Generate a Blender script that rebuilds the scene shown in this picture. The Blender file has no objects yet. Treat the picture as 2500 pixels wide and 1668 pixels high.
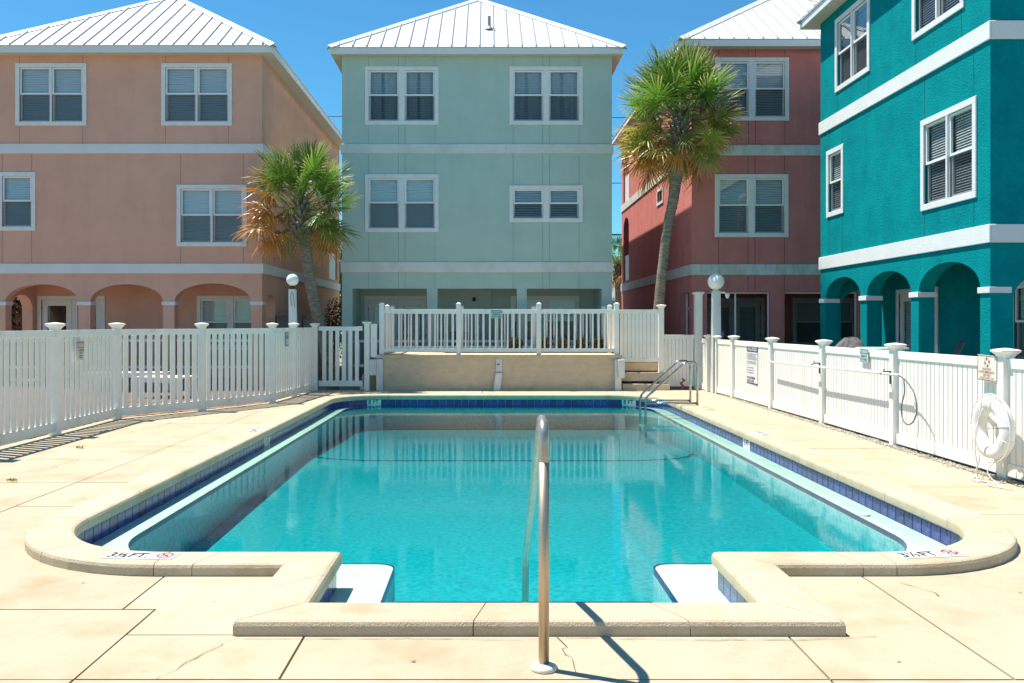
import bpy, math, random
from mathutils import Vector, Matrix
random.seed(7)
PI = math.pi
R = math.radians
scn = bpy.context.scene
COL = scn.collection

# ------------------------------------------------------------------ camera, sky, sun, exposure
CAM_H = 1.57
cam_d = bpy.data.cameras.new("camera")
cam = bpy.data.objects.new("camera", cam_d)
COL.objects.link(cam)
cam.location = (0, 0, CAM_H)
cam.rotation_euler = (PI / 2, 0, 0)
cam_d.sensor_width = 36.0
cam_d.lens = 31.1
cam_d.shift_x = 0.0248
cam_d.shift_y = -0.0176
cam_d.clip_start = 0.05
cam_d.clip_end = 2000
scn.camera = cam

SUN = Vector((-0.39, 0.17, 1.0)).normalized()
world = bpy.data.worlds.new("World")
scn.world = world
world.use_nodes = True
wn = world.node_tree
bg = wn.nodes["Background"]
sky = wn.nodes.new("ShaderNodeTexSky")
sky.sky_type = 'NISHITA'
sky.sun_disc = False
sky.sun_elevation = math.asin(SUN.z)
sky.sun_rotation = math.atan2(SUN.x, SUN.y)
sky.altitude = 0.0
sky.air_density = 1.0
sky.dust_density = 0.2
sky.ozone_density = 1.6
hsv = wn.nodes.new("ShaderNodeHueSaturation")      # clear, saturated gulf-coast sky, the same all round
hsv.inputs["Saturation"].default_value = 1.12
tint = wn.nodes.new("ShaderNodeMix")
tint.data_type = 'RGBA'
tint.blend_type = 'MULTIPLY'
tint.inputs[0].default_value = 1.0
tint.inputs[7].default_value = (0.51, 1.08, 1.22, 1)
wn.links.new(sky.outputs[0], hsv.inputs["Color"])
wn.links.new(hsv.outputs[0], tint.inputs[6])
wn.links.new(tint.outputs[2], bg.inputs[0])
bg.inputs[1].default_value = 0.078

sun_d = bpy.data.lights.new("sun", 'SUN')
sun_d.energy = 5.0
sun_d.angle = R(0.53)
sun_d.color = (1.0, 0.93, 0.82)
sun = bpy.data.objects.new("sun", sun_d)
COL.objects.link(sun)
sun.rotation_euler = SUN.to_track_quat('Z', 'Y').to_euler()
sun.location = (-20, 10, 50)

scn.view_settings.view_transform = 'Standard'
scn.view_settings.look = 'None'
scn.view_settings.gamma = 1.0
scn.view_settings.use_curve_mapping = False
scn.view_settings.exposure = 0.70
scn.cycles.use_denoising = True
scn.cycles.max_bounces = 8
scn.cycles.diffuse_bounces = 4
scn.cycles.transparent_max_bounces = 16
scn.cycles.caustics_reflective = False
scn.cycles.caustics_refractive = False
scn.cycles.sample_clamp_indirect = 6.0


# ------------------------------------------------------------------ materials
def L(r, g, b):
    f = lambda c: ((c / 255) / 12.92 if c / 255 <= 0.04045 else ((c / 255 + 0.055) / 1.055) ** 2.4)
    return (f(r), f(g), f(b))


MATS = {}


def mat(name, c, c2=None, scale=4.0, detail=4.0, rough=0.6, bump=0.0, bscale=60.0, metal=0.0, spec=0.5,
        lo=0.4, hi=0.65, rnd=0.0, stretch=(1, 1, 1), c3=None, s3=20.0, lo3=0.6, hi3=0.75, streak=None):
    """Principled material whose colour varies by noise between c and c2 (and spots of c3)."""
    if name in MATS:
        return MATS[name]
    m = bpy.data.materials.new(name)
    m.use_nodes = True
    nt = m.node_tree
    n = nt.nodes
    p = n["Principled BSDF"]
    p.inputs["Roughness"].default_value = rough
    p.inputs["Metallic"].default_value = metal
    p.inputs["Specular IOR Level"].default_value = spec
    tc = n.new("ShaderNodeTexCoord")
    mp = n.new("ShaderNodeMapping")
    mp.inputs["Scale"].default_value = stretch
    nt.links.new(tc.outputs["Object"], mp.inputs[0])
    col = None

    def mixcol(a, b, facsock):
        mx = n.new("ShaderNodeMix")
        mx.data_type = 'RGBA'
        nt.links.new(facsock, mx.inputs[0])
        for s, v in ((6, a), (7, b)):
            if isinstance(v, tuple):
                mx.inputs[s].default_value = (*v, 1)
            else:
                nt.links.new(v, mx.inputs[s])
        return mx.outputs[2]

    def noise(sc, det, l, h):
        nonlocal mp
        nz = n.new("ShaderNodeTexNoise")
        nz.inputs["Scale"].default_value = sc
        nz.inputs["Detail"].default_value = det
        nz.inputs["Roughness"].default_value = 0.62
        nt.links.new(mp.outputs[0], nz.inputs["Vector"])
        mr = n.new("ShaderNodeMapRange")
        mr.inputs[1].default_value = l
        mr.inputs[2].default_value = h
        nt.links.new(nz.outputs[0], mr.inputs[0])
        return mr.outputs[0]

    col = c
    if c2:
        col = mixcol(c, c2, noise(scale, detail, lo, hi))
    if c3:
        col = mixcol(col, c3, noise(s3, 5, lo3, hi3))
    if streak:
        mp2 = n.new("ShaderNodeMapping")
        mp2.inputs["Scale"].default_value = (2.2, 2.2, 0.16)
        nt.links.new(tc.outputs["Object"], mp2.inputs[0])
        keep = mp
        mp = mp2
        fs = noise(1.6, 6, 0.50, 0.78)
        mp = keep
        ms = n.new("ShaderNodeMath")
        ms.operation = 'MULTIPLY'
        ms.inputs[1].default_value = streak[1]
        nt.links.new(fs, ms.inputs[0])
        col = mixcol(col, streak[0], ms.outputs[0])
    if rnd:
        oi = n.new("ShaderNodeObjectInfo")
        hs = n.new("ShaderNodeHueSaturation")
        mr = n.new("ShaderNodeMapRange")
        mr.inputs[3].default_value = 1 - rnd
        mr.inputs[4].default_value = 1 + rnd
        nt.links.new(oi.outputs["Random"], mr.inputs[0])
        nt.links.new(mr.outputs[0], hs.inputs["Value"])
        if isinstance(col, tuple):
            hs.inputs["Color"].default_value = (*col, 1)
        else:
            nt.links.new(col, hs.inputs["Color"])
        col = hs.outputs[0]
    if isinstance(col, tuple):
        p.inputs["Base Color"].default_value = (*col, 1)
    else:
        nt.links.new(col, p.inputs["Base Color"])
    if bump:
        nz = n.new("ShaderNodeTexNoise")
        nz.inputs["Scale"].default_value = bscale
        nz.inputs["Detail"].default_value = 5
        nt.links.new(mp.outputs[0], nz.inputs["Vector"])
        bp = n.new("ShaderNodeBump")
        bp.inputs["Strength"].default_value = bump
        bp.inputs["Distance"].default_value = 0.02
        nt.links.new(nz.outputs[0], bp.inputs["Height"])
        nt.links.new(bp.outputs[0], p.inputs["Normal"])
    MATS[name] = m
    return m


def two_sided_ior(nt, ior):
    """IOR value for a Fresnel node that reads the same from either side of a surface."""
    g_ = nt.nodes.new("ShaderNodeNewGeometry")
    mr = nt.nodes.new("ShaderNodeMapRange")
    mr.inputs[3].default_value = ior
    mr.inputs[4].default_value = 1.0 / ior
    nt.links.new(g_.outputs["Backfacing"], mr.inputs[0])
    return mr.outputs[0]


def glass_mat(name, tint, ior=1.45, rough=0.0, bump=0.0, bscale=2.0):
    m = bpy.data.materials.new(name)
    m.use_nodes = True
    nt = m.node_tree
    n = nt.nodes
    n.remove(n["Principled BSDF"])
    out = n["Material Output"]
    tr = n.new("ShaderNodeBsdfTransparent")
    tr.inputs[0].default_value = (*tint, 1)
    gl = n.new("ShaderNodeBsdfGlossy")
    gl.inputs["Roughness"].default_value = rough
    fr = n.new("ShaderNodeFresnel")
    nt.links.new(two_sided_ior(nt, ior), fr.inputs[0])
    mx = n.new("ShaderNodeMixShader")
    nt.links.new(fr.outputs[0], mx.inputs[0])
    nt.links.new(tr.outputs[0], mx.inputs[1])
    nt.links.new(gl.outputs[0], mx.inputs[2])
    nt.links.new(mx.outputs[0], out.inputs[0])
    MATS[name] = m
    return m, nt, fr, gl


WHITE = mat("vinyl_white", (0.87, 0.85, 0.79), (0.79, 0.77, 0.69), 3.0, rough=0.4, lo=0.42, hi=0.75, spec=0.4, c3=(.60, .60, .48), s3=2.6, lo3=.60, hi3=.85)
TRIM = mat("trim_white", (0.76, 0.77, 0.78), (0.70, 0.71, 0.71), 5.0, rough=0.5, bump=0.12, bscale=90)
SASH = mat("sash_white", (0.82, 0.83, 0.83), rough=0.35)
BLIND = mat("blind_slat", (0.86, 0.87, 0.86), rough=0.5)
ROOF = mat("roof_metal_white", (0.76, 0.76, 0.75), (0.66, 0.665, 0.66), 1.5, rough=0.35, lo=0.45, hi=0.8)
SEAM = mat("roof_seam_grey", (0.42, 0.45, 0.46), rough=0.4)
SOFFIT = mat("soffit_cream", (0.66, 0.61, 0.52), rough=0.7)
GUTTER = mat("fascia_pale", (0.70, 0.73, 0.75), rough=0.45)
PEACH = mat("stucco_peach", (0.73, 0.42, 0.315), (0.67, 0.38, 0.285), 1.2, rough=0.9, bump=0.4, bscale=70, spec=0.15, streak=((.46, .27, .21), .2))
MINT = mat("stucco_mint", (0.46, 0.59, 0.545), (0.42, 0.55, 0.51), 1.2, rough=0.9, bump=0.4, bscale=70, spec=0.15, streak=((.32, .42, .38), .2))
RED = mat("stucco_red", (0.62, 0.225, 0.205), (0.555, 0.195, 0.175), 1.5, rough=0.9, bump=0.6, bscale=45, spec=0.15, streak=((.36, .12, .10), .4))
TEAL = mat("stucco_teal", (0.0, 0.255, 0.275), (0.0, 0.205, 0.235), 1.6, rough=0.9, bump=0.7, bscale=30, spec=0.05,
           c3=(0.0, 0.31, 0.32), s3=9.0, lo3=0.55, hi3=0.8, streak=((.0, .15, .18), .35))
BAND_M = mat("band_mint_house", (0.66, 0.69, 0.69), (0.56, 0.585, 0.54), 1.5, rough=0.75, bump=0.3, bscale=60,
             c3=(0.42, 0.43, 0.29), s3=2.2, lo3=0.62, hi3=0.8)
BAND_R = mat("band_red_house", (0.66, 0.69, 0.69), (0.50, 0.55, 0.45), 2.5, rough=0.75, bump=0.3, bscale=60, stretch=(2, 2, .5),
             c3=(0.40, 0.44, 0.27), s3=4.0, lo3=0.55, hi3=0.8)
BAND_W = mat("band_white", (0.72, 0.74, 0.75), (0.68, 0.70, 0.71), 2.0, rough=0.75, bump=0.35, bscale=55)
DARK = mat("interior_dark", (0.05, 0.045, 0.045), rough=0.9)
JOINT_P = mat("joint_peach", (0.42, 0.22, 0.17), rough=0.9)
JOINT_M = mat("joint_mint", (0.20, 0.38, 0.36), rough=0.9)
JOINT_R = mat("joint_red", (0.20, 0.055, 0.05), rough=0.9)
JOINT_T = mat("joint_teal", (0.0, 0.12, 0.14), rough=0.9)
DOORW = mat("door_white", (0.70, 0.70, 0.69), rough=0.45)
STEEL = mat("stainless_steel", (0.42, 0.405, 0.38), (0.33, 0.315, 0.29), 14, rough=0.16, metal=1.0, stretch=(1, 1, .15))
STEELH = mat("handrail_steel", (0.44, 0.41, 0.37), (0.34, 0.32, 0.28), 20, rough=0.32, metal=0.6, stretch=(1, 1, .15))
STEELB = mat("brushed_steel_pipe", (0.58, 0.47, 0.35), (0.42, 0.33, 0.24), 30, rough=0.5, metal=1.0, stretch=(1, 1, .05),
             c3=(0.33, 0.26, 0.20), s3=60, lo3=0.6, hi3=0.8)
PLASTER = mat("pool_plaster", (0.70, 0.78, 0.77), (0.44, 0.54, 0.54), 20.0, rough=0.8, c3=(0.56, 0.68, 0.66), s3=1.3, lo3=.5, hi3=.8)  # darker mottle: pebble texture, and caustic sparkle put into the colour
LEDGE = mat("ledge_plaster", (0.76, 0.79, 0.65), (0.62, 0.68, 0.55), 6.0, rough=0.7, c3=(0.80, 0.82, 0.70), s3=2.0, lo3=.5, hi3=.7)
GROUT = mat("grout", (0.72, 0.78, 0.74), (0.58, 0.64, 0.58), 8, rough=0.8)
TILE = mat("tile_blue", (0.026, 0.036, 0.20), (0.05, 0.065, 0.29), 16, rough=0.22, rnd=0.28, lo=.45, hi=.6,
           c3=(0.012, 0.018, 0.11), s3=30, lo3=.5, hi3=.62)
TRIMB = mat("trim_tile_blue", (0.02, 0.03, 0.16), rough=0.3)
PVC = mat("marker_tile_white", (0.74, 0.76, 0.70), rough=0.35)
SIGNW = mat("sign_white", (0.72, 0.74, 0.72), rough=0.4)
INK = mat("ink_black", (0.025, 0.03, 0.03), rough=0.5)
INKR = mat("ink_red", (0.42, 0.035, 0.03), rough=0.5)
INKB = mat("ink_navy", (0.03, 0.05, 0.16), rough=0.5)
INKT = mat("ink_teal_green", (0.02, 0.30, 0.25), rough=0.5)
INKBL = mat("ink_blue", (0.05, 0.08, 0.35), rough=0.5)
BLACKM = mat("black_metal", (0.02, 0.02, 0.022), rough=0.45)
GREYBOX = mat("cabinet_grey", (0.13, 0.13, 0.135), (0.10, 0.10, 0.105), 3, rough=0.5)
COVER = mat("cover_fabric_grey", (0.16, 0.15, 0.15), (0.10, 0.095, 0.095), 5, rough=0.85)
CHAIRG = mat("chair_sling_grey", (0.15, 0.145, 0.145), rough=0.8)
RETW = mat("retaining_tan", (0.66, 0.53, 0.37), (0.58, 0.46, 0.32), 4, rough=0.95, bump=0.6, bscale=40, stretch=(1, 1, 2.2),
           c3=(0.42, 0.34, 0.24), s3=2.2, lo3=.58, hi3=.8)
OLDWOOD = mat("painted_wood_worn", (0.70, 0.71, 0.70), (0.60, 0.60, 0.58), 6, rough=0.7, bump=0.3, bscale=30, stretch=(3, 3, .4),
              c3=(0.28, 0.27, 0.24), s3=12, lo3=.66, hi3=.76)
STEPM = mat("step_concrete", (0.62, 0.50, 0.36), (0.52, 0.42, 0.30), 5, rough=0.95, bump=0.4, bscale=50, c3=(0.16, 0.14, 0.11), s3=7, lo3=.66, hi3=.74)
ROPE = mat("rope_white", (0.72, 0.71, 0.66), rough=0.85)
BUOY = mat("buoy_white", (0.74, 0.74, 0.71), (0.68, 0.67, 0.62), 4, rough=0.45)
CABLE = mat("cable_grey", (0.10, 0.115, 0.14), rough=0.5)
HOOKG = mat("hook_green", (0.03, 0.12, 0.10), rough=0.5)
GLOBE = mat("globe_opal", (0.86, 0.86, 0.83), rough=0.25)
PAVER = mat("paver_clay", (0.27, 0.17, 0.11), (0.19, 0.12, 0.085), 5, rough=0.9, rnd=0.35, bump=.3, bscale=60)
PAVERM = mat("paver_field", (0.26, 0.16, 0.105), (0.18, 0.11, 0.08), 8, rough=0.9, bump=.3, bscale=60, c3=(0.33, 0.23, 0.15), s3=5)
GROUNDM = mat("ground_sand", (0.27, 0.23, 0.175), (0.21, 0.18, 0.14), 2, rough=0.95, bump=.3, bscale=30)
JOINTD = mat("joint_fill_dark", (0.10, 0.085, 0.06), (0.16, 0.13, 0.09), 9, rough=0.95)
PORCH = mat("porch_concrete", (0.30, 0.28, 0.25), (0.24, 0.22, 0.20), 3, rough=0.9)
STONEG = mat("gravel_stone", (0.50, 0.45, 0.36), (0.22, 0.19, 0.15), 25, rough=0.95)
SCREEN = glass_mat("insect_screen", (0.62, 0.62, 0.63), 1.05)[0]
PANE, _, _, _ = glass_mat("window_glass", (0.93, 0.96, 0.97), 1.62)


def deck_mat(name, base, tint, rndv):
    m = mat(name, base, tint, 0.9, 6, rough=0.9, bump=0.16, bscale=110, lo=0.38, hi=0.72, rnd=rndv,
            c3=(base[0] * .72, base[1] * .66, base[2] * .53), s3=1.6, lo3=0.52, hi3=0.78)
    nt = m.node_tree
    n = nt.nodes
    p = n["Principled BSDF"]
    src = p.inputs["Base Color"].links[0].from_socket
    # fine rust-coloured pitting and dark specks
    tc = n.new("ShaderNodeTexCoord")
    for sc, lo, hi, col, st in ((170, 0.66, 0.76, (0.30, 0.20, 0.10), .55), (38, 0.66, 0.78, (0.26, 0.20, 0.12), .55), (7, 0.52, 0.74, (0.36, 0.29, 0.18), .34),
                                (480, 0.60, 0.8, (0.34, 0.27, 0.17), .5)):
        nz = n.new("ShaderNodeTexNoise")
        nz.inputs["Scale"].default_value = sc
        nz.inputs["Detail"].default_value = 3
        nt.links.new(tc.outputs["Object"], nz.inputs["Vector"])
        mr = n.new("ShaderNodeMapRange")
        mr.inputs[1].default_value = lo
        mr.inputs[2].default_value = hi
        mr.inputs[4].default_value = st
        nt.links.new(nz.outputs[0], mr.inputs[0])
        mx = n.new("ShaderNodeMix")
        mx.data_type = 'RGBA'
        nt.links.new(mr.outputs[0], mx.inputs[0])
        nt.links.new(src, mx.inputs[6])
        mx.inputs[7].default_value = (*col, 1)
        src = mx.outputs[2]
    nt.links.new(src, p.inputs["Base Color"])
    return m


DECK = deck_mat("deck_concrete", (0.50, 0.42, 0.30), (0.45, 0.365, 0.245), 0.05)
COPING = deck_mat("coping_concrete", (0.56, 0.465, 0.335), (0.51, 0.41, 0.285), 0.03)
COPING.node_tree.nodes["Bump"].inputs["Strength"].default_value = 0.45


def leaf_mat(name, base, mid, tip):
    m = bpy.data.materials.new(name)
    m.use_nodes = True
    nt = m.node_tree
    n = nt.nodes
    p = n["Principled BSDF"]
    p.inputs["Roughness"].default_value = 0.38
    p.inputs["Specular IOR Level"].default_value = 0.5
    at = n.new("ShaderNodeAttribute")
    at.attribute_name = "along"
    cr = n.new("ShaderNodeValToRGB")
    e = cr.color_ramp.elements
    e[0].position = 0.0
    e[0].color = (*base, 1)
    e[1].position = 1.0
    e[1].color = (*tip, 1)
    k = cr.color_ramp.elements.new(0.62)
    k.color = (*mid, 1)
    nt.links.new(at.outputs["Fac"], cr.inputs[0])
    oi = n.new("ShaderNodeObjectInfo")
    hs = n.new("ShaderNodeHueSaturation")
    mr = n.new("ShaderNodeMapRange")
    mr.inputs[3].default_value = 0.75
    mr.inputs[4].default_value = 1.3
    nt.links.new(oi.outputs["Random"], mr.inputs[0])
    nt.links.new(mr.outputs[0], hs.inputs["Value"])
    nt.links.new(cr.outputs[0], hs.inputs["Color"])
    nt.links.new(hs.outputs[0], p.inputs["Base Color"])
    tl = n.new("ShaderNodeBsdfTranslucent")
    nt.links.new(hs.outputs[0], tl.inputs[0])
    mx = n.new("ShaderNodeMixShader")
    mx.inputs[0].default_value = 0.42
    nt.links.new(p.outputs[0], mx.inputs[1])
    nt.links.new(tl.outputs[0], mx.inputs[2])
    nt.links.new(mx.outputs[0], n["Material Output"].inputs[0])
    MATS[name] = m
    return m


FR_GREEN = leaf_mat("frond_green", (0.10, 0.235, 0.02), (0.14, 0.26, 0.035), (0.46, 0.42, 0.18))
FR_OLIVE = leaf_mat("frond_yellowing", (0.16, 0.25, 0.03), (0.36, 0.32, 0.07), (0.62, 0.40, 0.12))
FR_RUST = leaf_mat("frond_rust", (0.24, 0.20, 0.03), (0.62, 0.23, 0.03), (0.66, 0.34, 0.12))
SEED = mat("seed_cluster_olive", (0.24, 0.21, 0.06), (0.09, 0.10, 0.025), 9, rough=0.8, lo=.4, hi=.6)
BARK = mat("palm_bark", (0.25, 0.215, 0.165), (0.12, 0.10, 0.08), 6, rough=0.95, bump=1.0, bscale=14, stretch=(1, 1, 4),
           c3=(0.38, 0.36, 0.28), s3=5, lo3=.55, hi3=.72)
BOOT = mat("palm_leaf_base", (0.30, 0.245, 0.19), (0.16, 0.12, 0.09), 12, rough=0.9, rnd=.3)
SHRUB_B = mat("shrub_dry_leaf", (0.16, 0.085, 0.05), (0.09, 0.05, 0.035), 9, rough=0.8)
SHRUB_G = mat("shrub_green_leaf", (0.06, 0.14, 0.02), (0.12, 0.20, 0.03), 5, rough=0.6)
SHRUB_Y = mat("croton_leaf", (0.34, 0.30, 0.05), (0.26, 0.07, 0.03), 7, rough=0.5, lo=.4, hi=.55)


# ------------------------------------------------------------------ mesh helpers
class MB:
    def __init__(s):
        s.v = []
        s.f = []

    def box(s, x0, y0, z0, x1, y1, z1):
        b = len(s.v)
        s.v += [(x0, y0, z0), (x1, y0, z0), (x1, y1, z0), (x0, y1, z0), (x0, y0, z1), (x1, y0, z1), (x1, y1, z1), (x0, y1, z1)]
        s.f += [(b + 3, b + 2, b + 1, b), (b + 4, b + 5, b + 6, b + 7), (b, b + 1, b + 5, b + 4), (b + 1, b + 2, b + 6, b + 5),
                (b + 2, b + 3, b + 7, b + 6), (b + 3, b, b + 4, b + 7)]
        return s

    def face(s, *pts):
        b = len(s.v)
        s.v += [tuple(p) for p in pts]
        s.f.append(tuple(range(b, b + len(pts))))
        return s

    def prism(s, poly, z0, z1):
        n = len(poly)
        b = len(s.v)
        s.v += [(x, y, z0) for x, y in poly] + [(x, y, z1) for x, y in poly]
        s.f.append(tuple(b + n - 1 - i for i in range(n)))
        s.f.append(tuple(b + n + i for i in range(n)))
        for i in range(n):
            j = (i + 1) % n
            s.f.append((b + i, b + j, b + n + j, b + n + i))
        return s

    def loft(s, rings, caps=True):
        n = len(rings[0])
        b = len(s.v)
        for r in rings:
            s.v += [tuple(p) for p in r]
        for k in range(len(rings) - 1):
            for i in range(n):
                j = (i + 1) % n
                s.f.append((b + k * n + i, b + k * n + j, b + (k + 1) * n + j, b + (k + 1) * n + i))
        if caps:
            s.f.append(tuple(b + n - 1 - i for i in range(n)))
            e = b + (len(rings) - 1) * n
            s.f.append(tuple(e + i for i in range(n)))
        return s

    def tube(s, pts, r, n=10, caps=True):
        pts = [Vector(p) for p in pts]
        rings = []
        up = None
        for i, p in enumerate(pts):
            d = (pts[min(i + 1, len(pts) - 1)] - pts[max(i - 1, 0)]).normalized()
            if up is None:
                up = Vector((0, 0, 1)) if abs(d.z) < 0.9 else Vector((1, 0, 0))
            a = d.cross(up)
            if a.length < 1e-4:
                a = d.cross(Vector((0, 1, 0)))
            a.normalize()
            c = a.cross(d).normalized()
            up = c
            rr = r[i] if isinstance(r, (list, tuple)) else r
            rings.append([p + a * (math.cos(t) * rr) + c * (math.sin(t) * rr) for t in (2 * PI * k / n for k in range(n))])
        return s.loft(rings, caps)

    def lathe(s, prof, n=16, cx=0, cy=0, square=False):
        if square:
            rings = [[(cx + r * sx, cy + r * sy, z) for sx, sy in ((-1, -1), (1, -1), (1, 1), (-1, 1))] for r, z in prof]
        else:
            rings = [[(cx + r * math.cos(2 * PI * k / n), cy + r * math.sin(2 * PI * k / n), z) for k in range(n)] for r, z in prof]
        return s.loft(rings)

    def mesh(s, name):
        me = bpy.data.meshes.new(name)
        me.from_pydata(s.v, [], s.f)
        me.update()
        return me

    def build(s, name, m, parent=None, loc=(0, 0, 0), rz=0.0, smooth=False, bevel=0.0, seg=2):
        return link(name, s.mesh(name), m, parent, loc, rz, smooth, bevel, seg)


def link(name, me, m, parent=None, loc=(0, 0, 0), rz=0.0, smooth=False, bevel=0.0, seg=2):
    o = bpy.data.objects.new(name, me)
    COL.objects.link(o)
    if m and not me.materials:
        me.materials.append(m)
    if parent:
        o.parent = parent
    o.location = loc
    o.rotation_euler = (0, 0, rz)
    if smooth:
        for p in me.polygons:
            p.use_smooth = True
    if bevel:
        b = o.modifiers.new("bevel", 'BEVEL')
        b.width = bevel
        b.segments = seg
        b.limit_method = 'ANGLE'
    return o


def tag(o, label, cat, group=None):
    o["label"] = label
    o["category"] = cat
    if group:
        o["group"] = group
    return o


def thing(name, label, cat, loc=(0, 0, 0), rz=0.0, group=None):
    o = bpy.data.objects.new(name, None)
    COL.objects.link(o)
    o.empty_display_size = 0.2
    o.location = loc
    o.rotation_euler = (0, 0, rz)
    return tag(o, label, cat, group)


def struct(o, kind="structure"):
    o["kind"] = kind
    return o


def box(name, m, parent, x0, y0, z0, x1, y1, z1, bevel=0.0, **k):
    return MB().box(x0, y0, z0, x1, y1, z1).build(name, m, parent, bevel=bevel, **k)


def copy_tree(o, parent=None):
    c = o.copy()
    COL.objects.link(c)
    c.parent = parent
    for ch in list(o.children):
        copy_tree(ch, c)
    return c


FONT_CACHE = {}


def text_mesh(s, w, h, depth=0.002):
    """Lettering as a mesh in the xz plane facing -y, fitted to w x h and centred on the origin."""
    key = (s, round(w, 4), round(h, 4))
    if key in FONT_CACHE:
        return FONT_CACHE[key]
    cu = bpy.data.curves.new("lettering", 'FONT')
    cu.body = s
    cu.resolution_u = 3
    cu.offset = 0.022
    o = bpy.data.objects.new("lettering_tmp", cu)
    COL.objects.link(o)
    me0 = bpy.data.meshes.new_from_object(o)
    bpy.data.objects.remove(o)
    bpy.data.curves.remove(cu)
    xs = [v.co.x for v in me0.vertices]
    ys = [v.co.y for v in me0.vertices]
    ax, bx, ay, by = min(xs), max(xs), min(ys), max(ys)
    for v in me0.vertices:
        v.co = Vector(((v.co.x - (ax + bx) / 2) * w / (bx - ax), 0, (v.co.y - (ay + by) / 2) * h / (by - ay)))
    me0.name = "lettering"
    me0.materials.clear()
    FONT_CACHE[key] = me0
    return me0


def lettering(s, w, h, m, parent, x, z, y=-0.004):
    me = text_mesh(s, w, h).copy()
    o = link("lettering", me, m, parent, (x, y, z))
    return o


def flat_lettering(s, w, h, m, parent, loc, rz):
    me = text_mesh(s, w, h).copy()
    o = link("lettering", me, m, parent, loc)
    o.rotation_euler = (-PI / 2, 0, rz)
    return o


# ------------------------------------------------------------------ ground, deck and pool
# ground: one large sheet with an opening where the pool is sunk
g = MB()
gx0, gx1, gy0, gy1 = -3.45, 3.95, 4.5, 18.9
B = 400
for (a, b, c, d) in ((-B, -B, B, gy0), (-B, gy1, B, B), (-B, gy0, gx0, gy1), (gx1, gy0, B, gy1)):
    g.face((a, b, -0.07), (c, b, -0.07), (c, d, -0.07), (a, d, -0.07))
struct(g.build("ground", GROUNDM))

PX0, PX1, PY0, PY1, PR = -3.07, 3.55, 5.82, 18.56, 1.0
AX0, AX1, AY = -0.95, 1.48, 4.765
WATER_Z = -0.135


def outline(x0, x1, y0, y1, r, ax0, ax1, ay, rc=0.0, na=14):
    """Pool outline (counter-clockwise) as a list of segments; matching point counts for any offsets."""
    arc = lambda cx, cy, a0: [(cx + r * math.cos(R(a0 + 90 * k / na)), cy + r * math.sin(R(a0 + 90 * k / na))) for k in range(na + 1)]
    nc = 6

    def small(cx, cy, a0, a1):
        return [(cx + rc * math.cos(R(a0 + (a1 - a0) * k / nc)), cy + rc * math.sin(R(a0 + (a1 - a0) * k / nc))) for k in range(nc + 1)]
    segs = []
    segs.append([(ax0, ay), (ax1, ay)])                                   # 0 alcove front
    segs.append([(ax1, ay), (ax1, y0 - rc)])                              # 1 alcove right side
    segs.append(small(ax1 + rc, y0 - rc, 180, 90))                        # 2
    segs.append([(ax1 + rc, y0), (x1 - r, y0)])                           # 3 front wall right
    segs.append(arc(x1 - r, y0 + r, -90))                                 # 4
    segs.append([(x1, y0 + r), (x1, y1 - r)])                             # 5 right side
    segs.append(arc(x1 - r, y1 - r, 0))                                   # 6
    segs.append([(x1 - r, y1), (x0 + r, y1)])                             # 7 back
    segs.append(arc(x0 + r, y1 - r, 90))                                  # 8
    segs.append([(x0, y1 - r), (x0, y0 + r)])                             # 9 left side
    segs.append(arc(x0 + r, y0 + r, 180))                                 # 10
    segs.append([(x0 + r, y0), (ax0 - rc, y0)])                           # 11 front wall left
    segs.append(small(ax0 - rc, y0 - rc, 90, 0))                          # 12
    segs.append([(ax0, y0 - rc), (ax0, ay)])                              # 13 alcove left side
    return segs


def off(o, rc=0.0):
    return outline(PX0 - o, PX1 + o, PY0 - o, PY1 + o, PR + o, AX0 - o, AX1 + o, AY - o, rc)


def flat(segs):
    pts = []
    for s in segs:
        for p in s:
            if not pts or (abs(p[0] - pts[-1][0]) + abs(p[1] - pts[-1][1])) > 1e-6:
                pts.append(p)
    if abs(pts[0][0] - pts[-1][0]) + abs(pts[0][1] - pts[-1][1]) < 1e-6:
        pts.pop()
    return pts


def allpts(segs):
    return [p for s in segs for p in s]


pool = thing("swimming_pool", "long turquoise swimming pool with raised coping and blue waterline tiles", "pool", (0.25, 12, 0))
PO = Vector((0.25, 12, 0))


def rel(p, z=None):
    return (p[0] - PO.x, p[1] - PO.y, p[2] if z is None else z)


# coping stones
W_COP = 0.325
ci, co = off(0.0), off(W_COP)
PROF = [(0.05, -0.018), (0.0, -0.008), (-0.006, 0.02), (0.0, 0.048), (0.03, 0.066), (0.09, 0.075), (0.5, 0.0755), (0.93, 0.075),
        (0.975, 0.068), (1.0, 0.05), (1.0, -0.09), (0.3, -0.09)]


def lerp2(a, b, t):
    return (a[0] + (b[0] - a[0]) * t, a[1] + (b[1] - a[1]) * t)


def coping_piece(pi, po):
    """pi / po: matching inner and outer points along the piece."""
    n = len(pi)
    li = sum(math.dist(pi[k], pi[k + 1]) for k in range(n - 1))
    gap = 0.0028
    rings = []
    for k in range(n):
        a, b = pi[k], po[k]
        if k in (0, n - 1):
            q = 1 if k == 0 else n - 2
            da = gap / max(math.dist(a, pi[q]), 1e-5)
            db = gap / max(math.dist(b, po[q]), 1e-5)
            a, b = lerp2(a, pi[q], da), lerp2(b, po[q], db)
        ring = []
        for w, z in PROF:
            p = lerp2(a, b, w)
            ring.append(rel(p, z))
        rings.append(ring)
    m = MB().loft(rings)
    m.build("coping_stone", COPING, pool, smooth=False)


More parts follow.
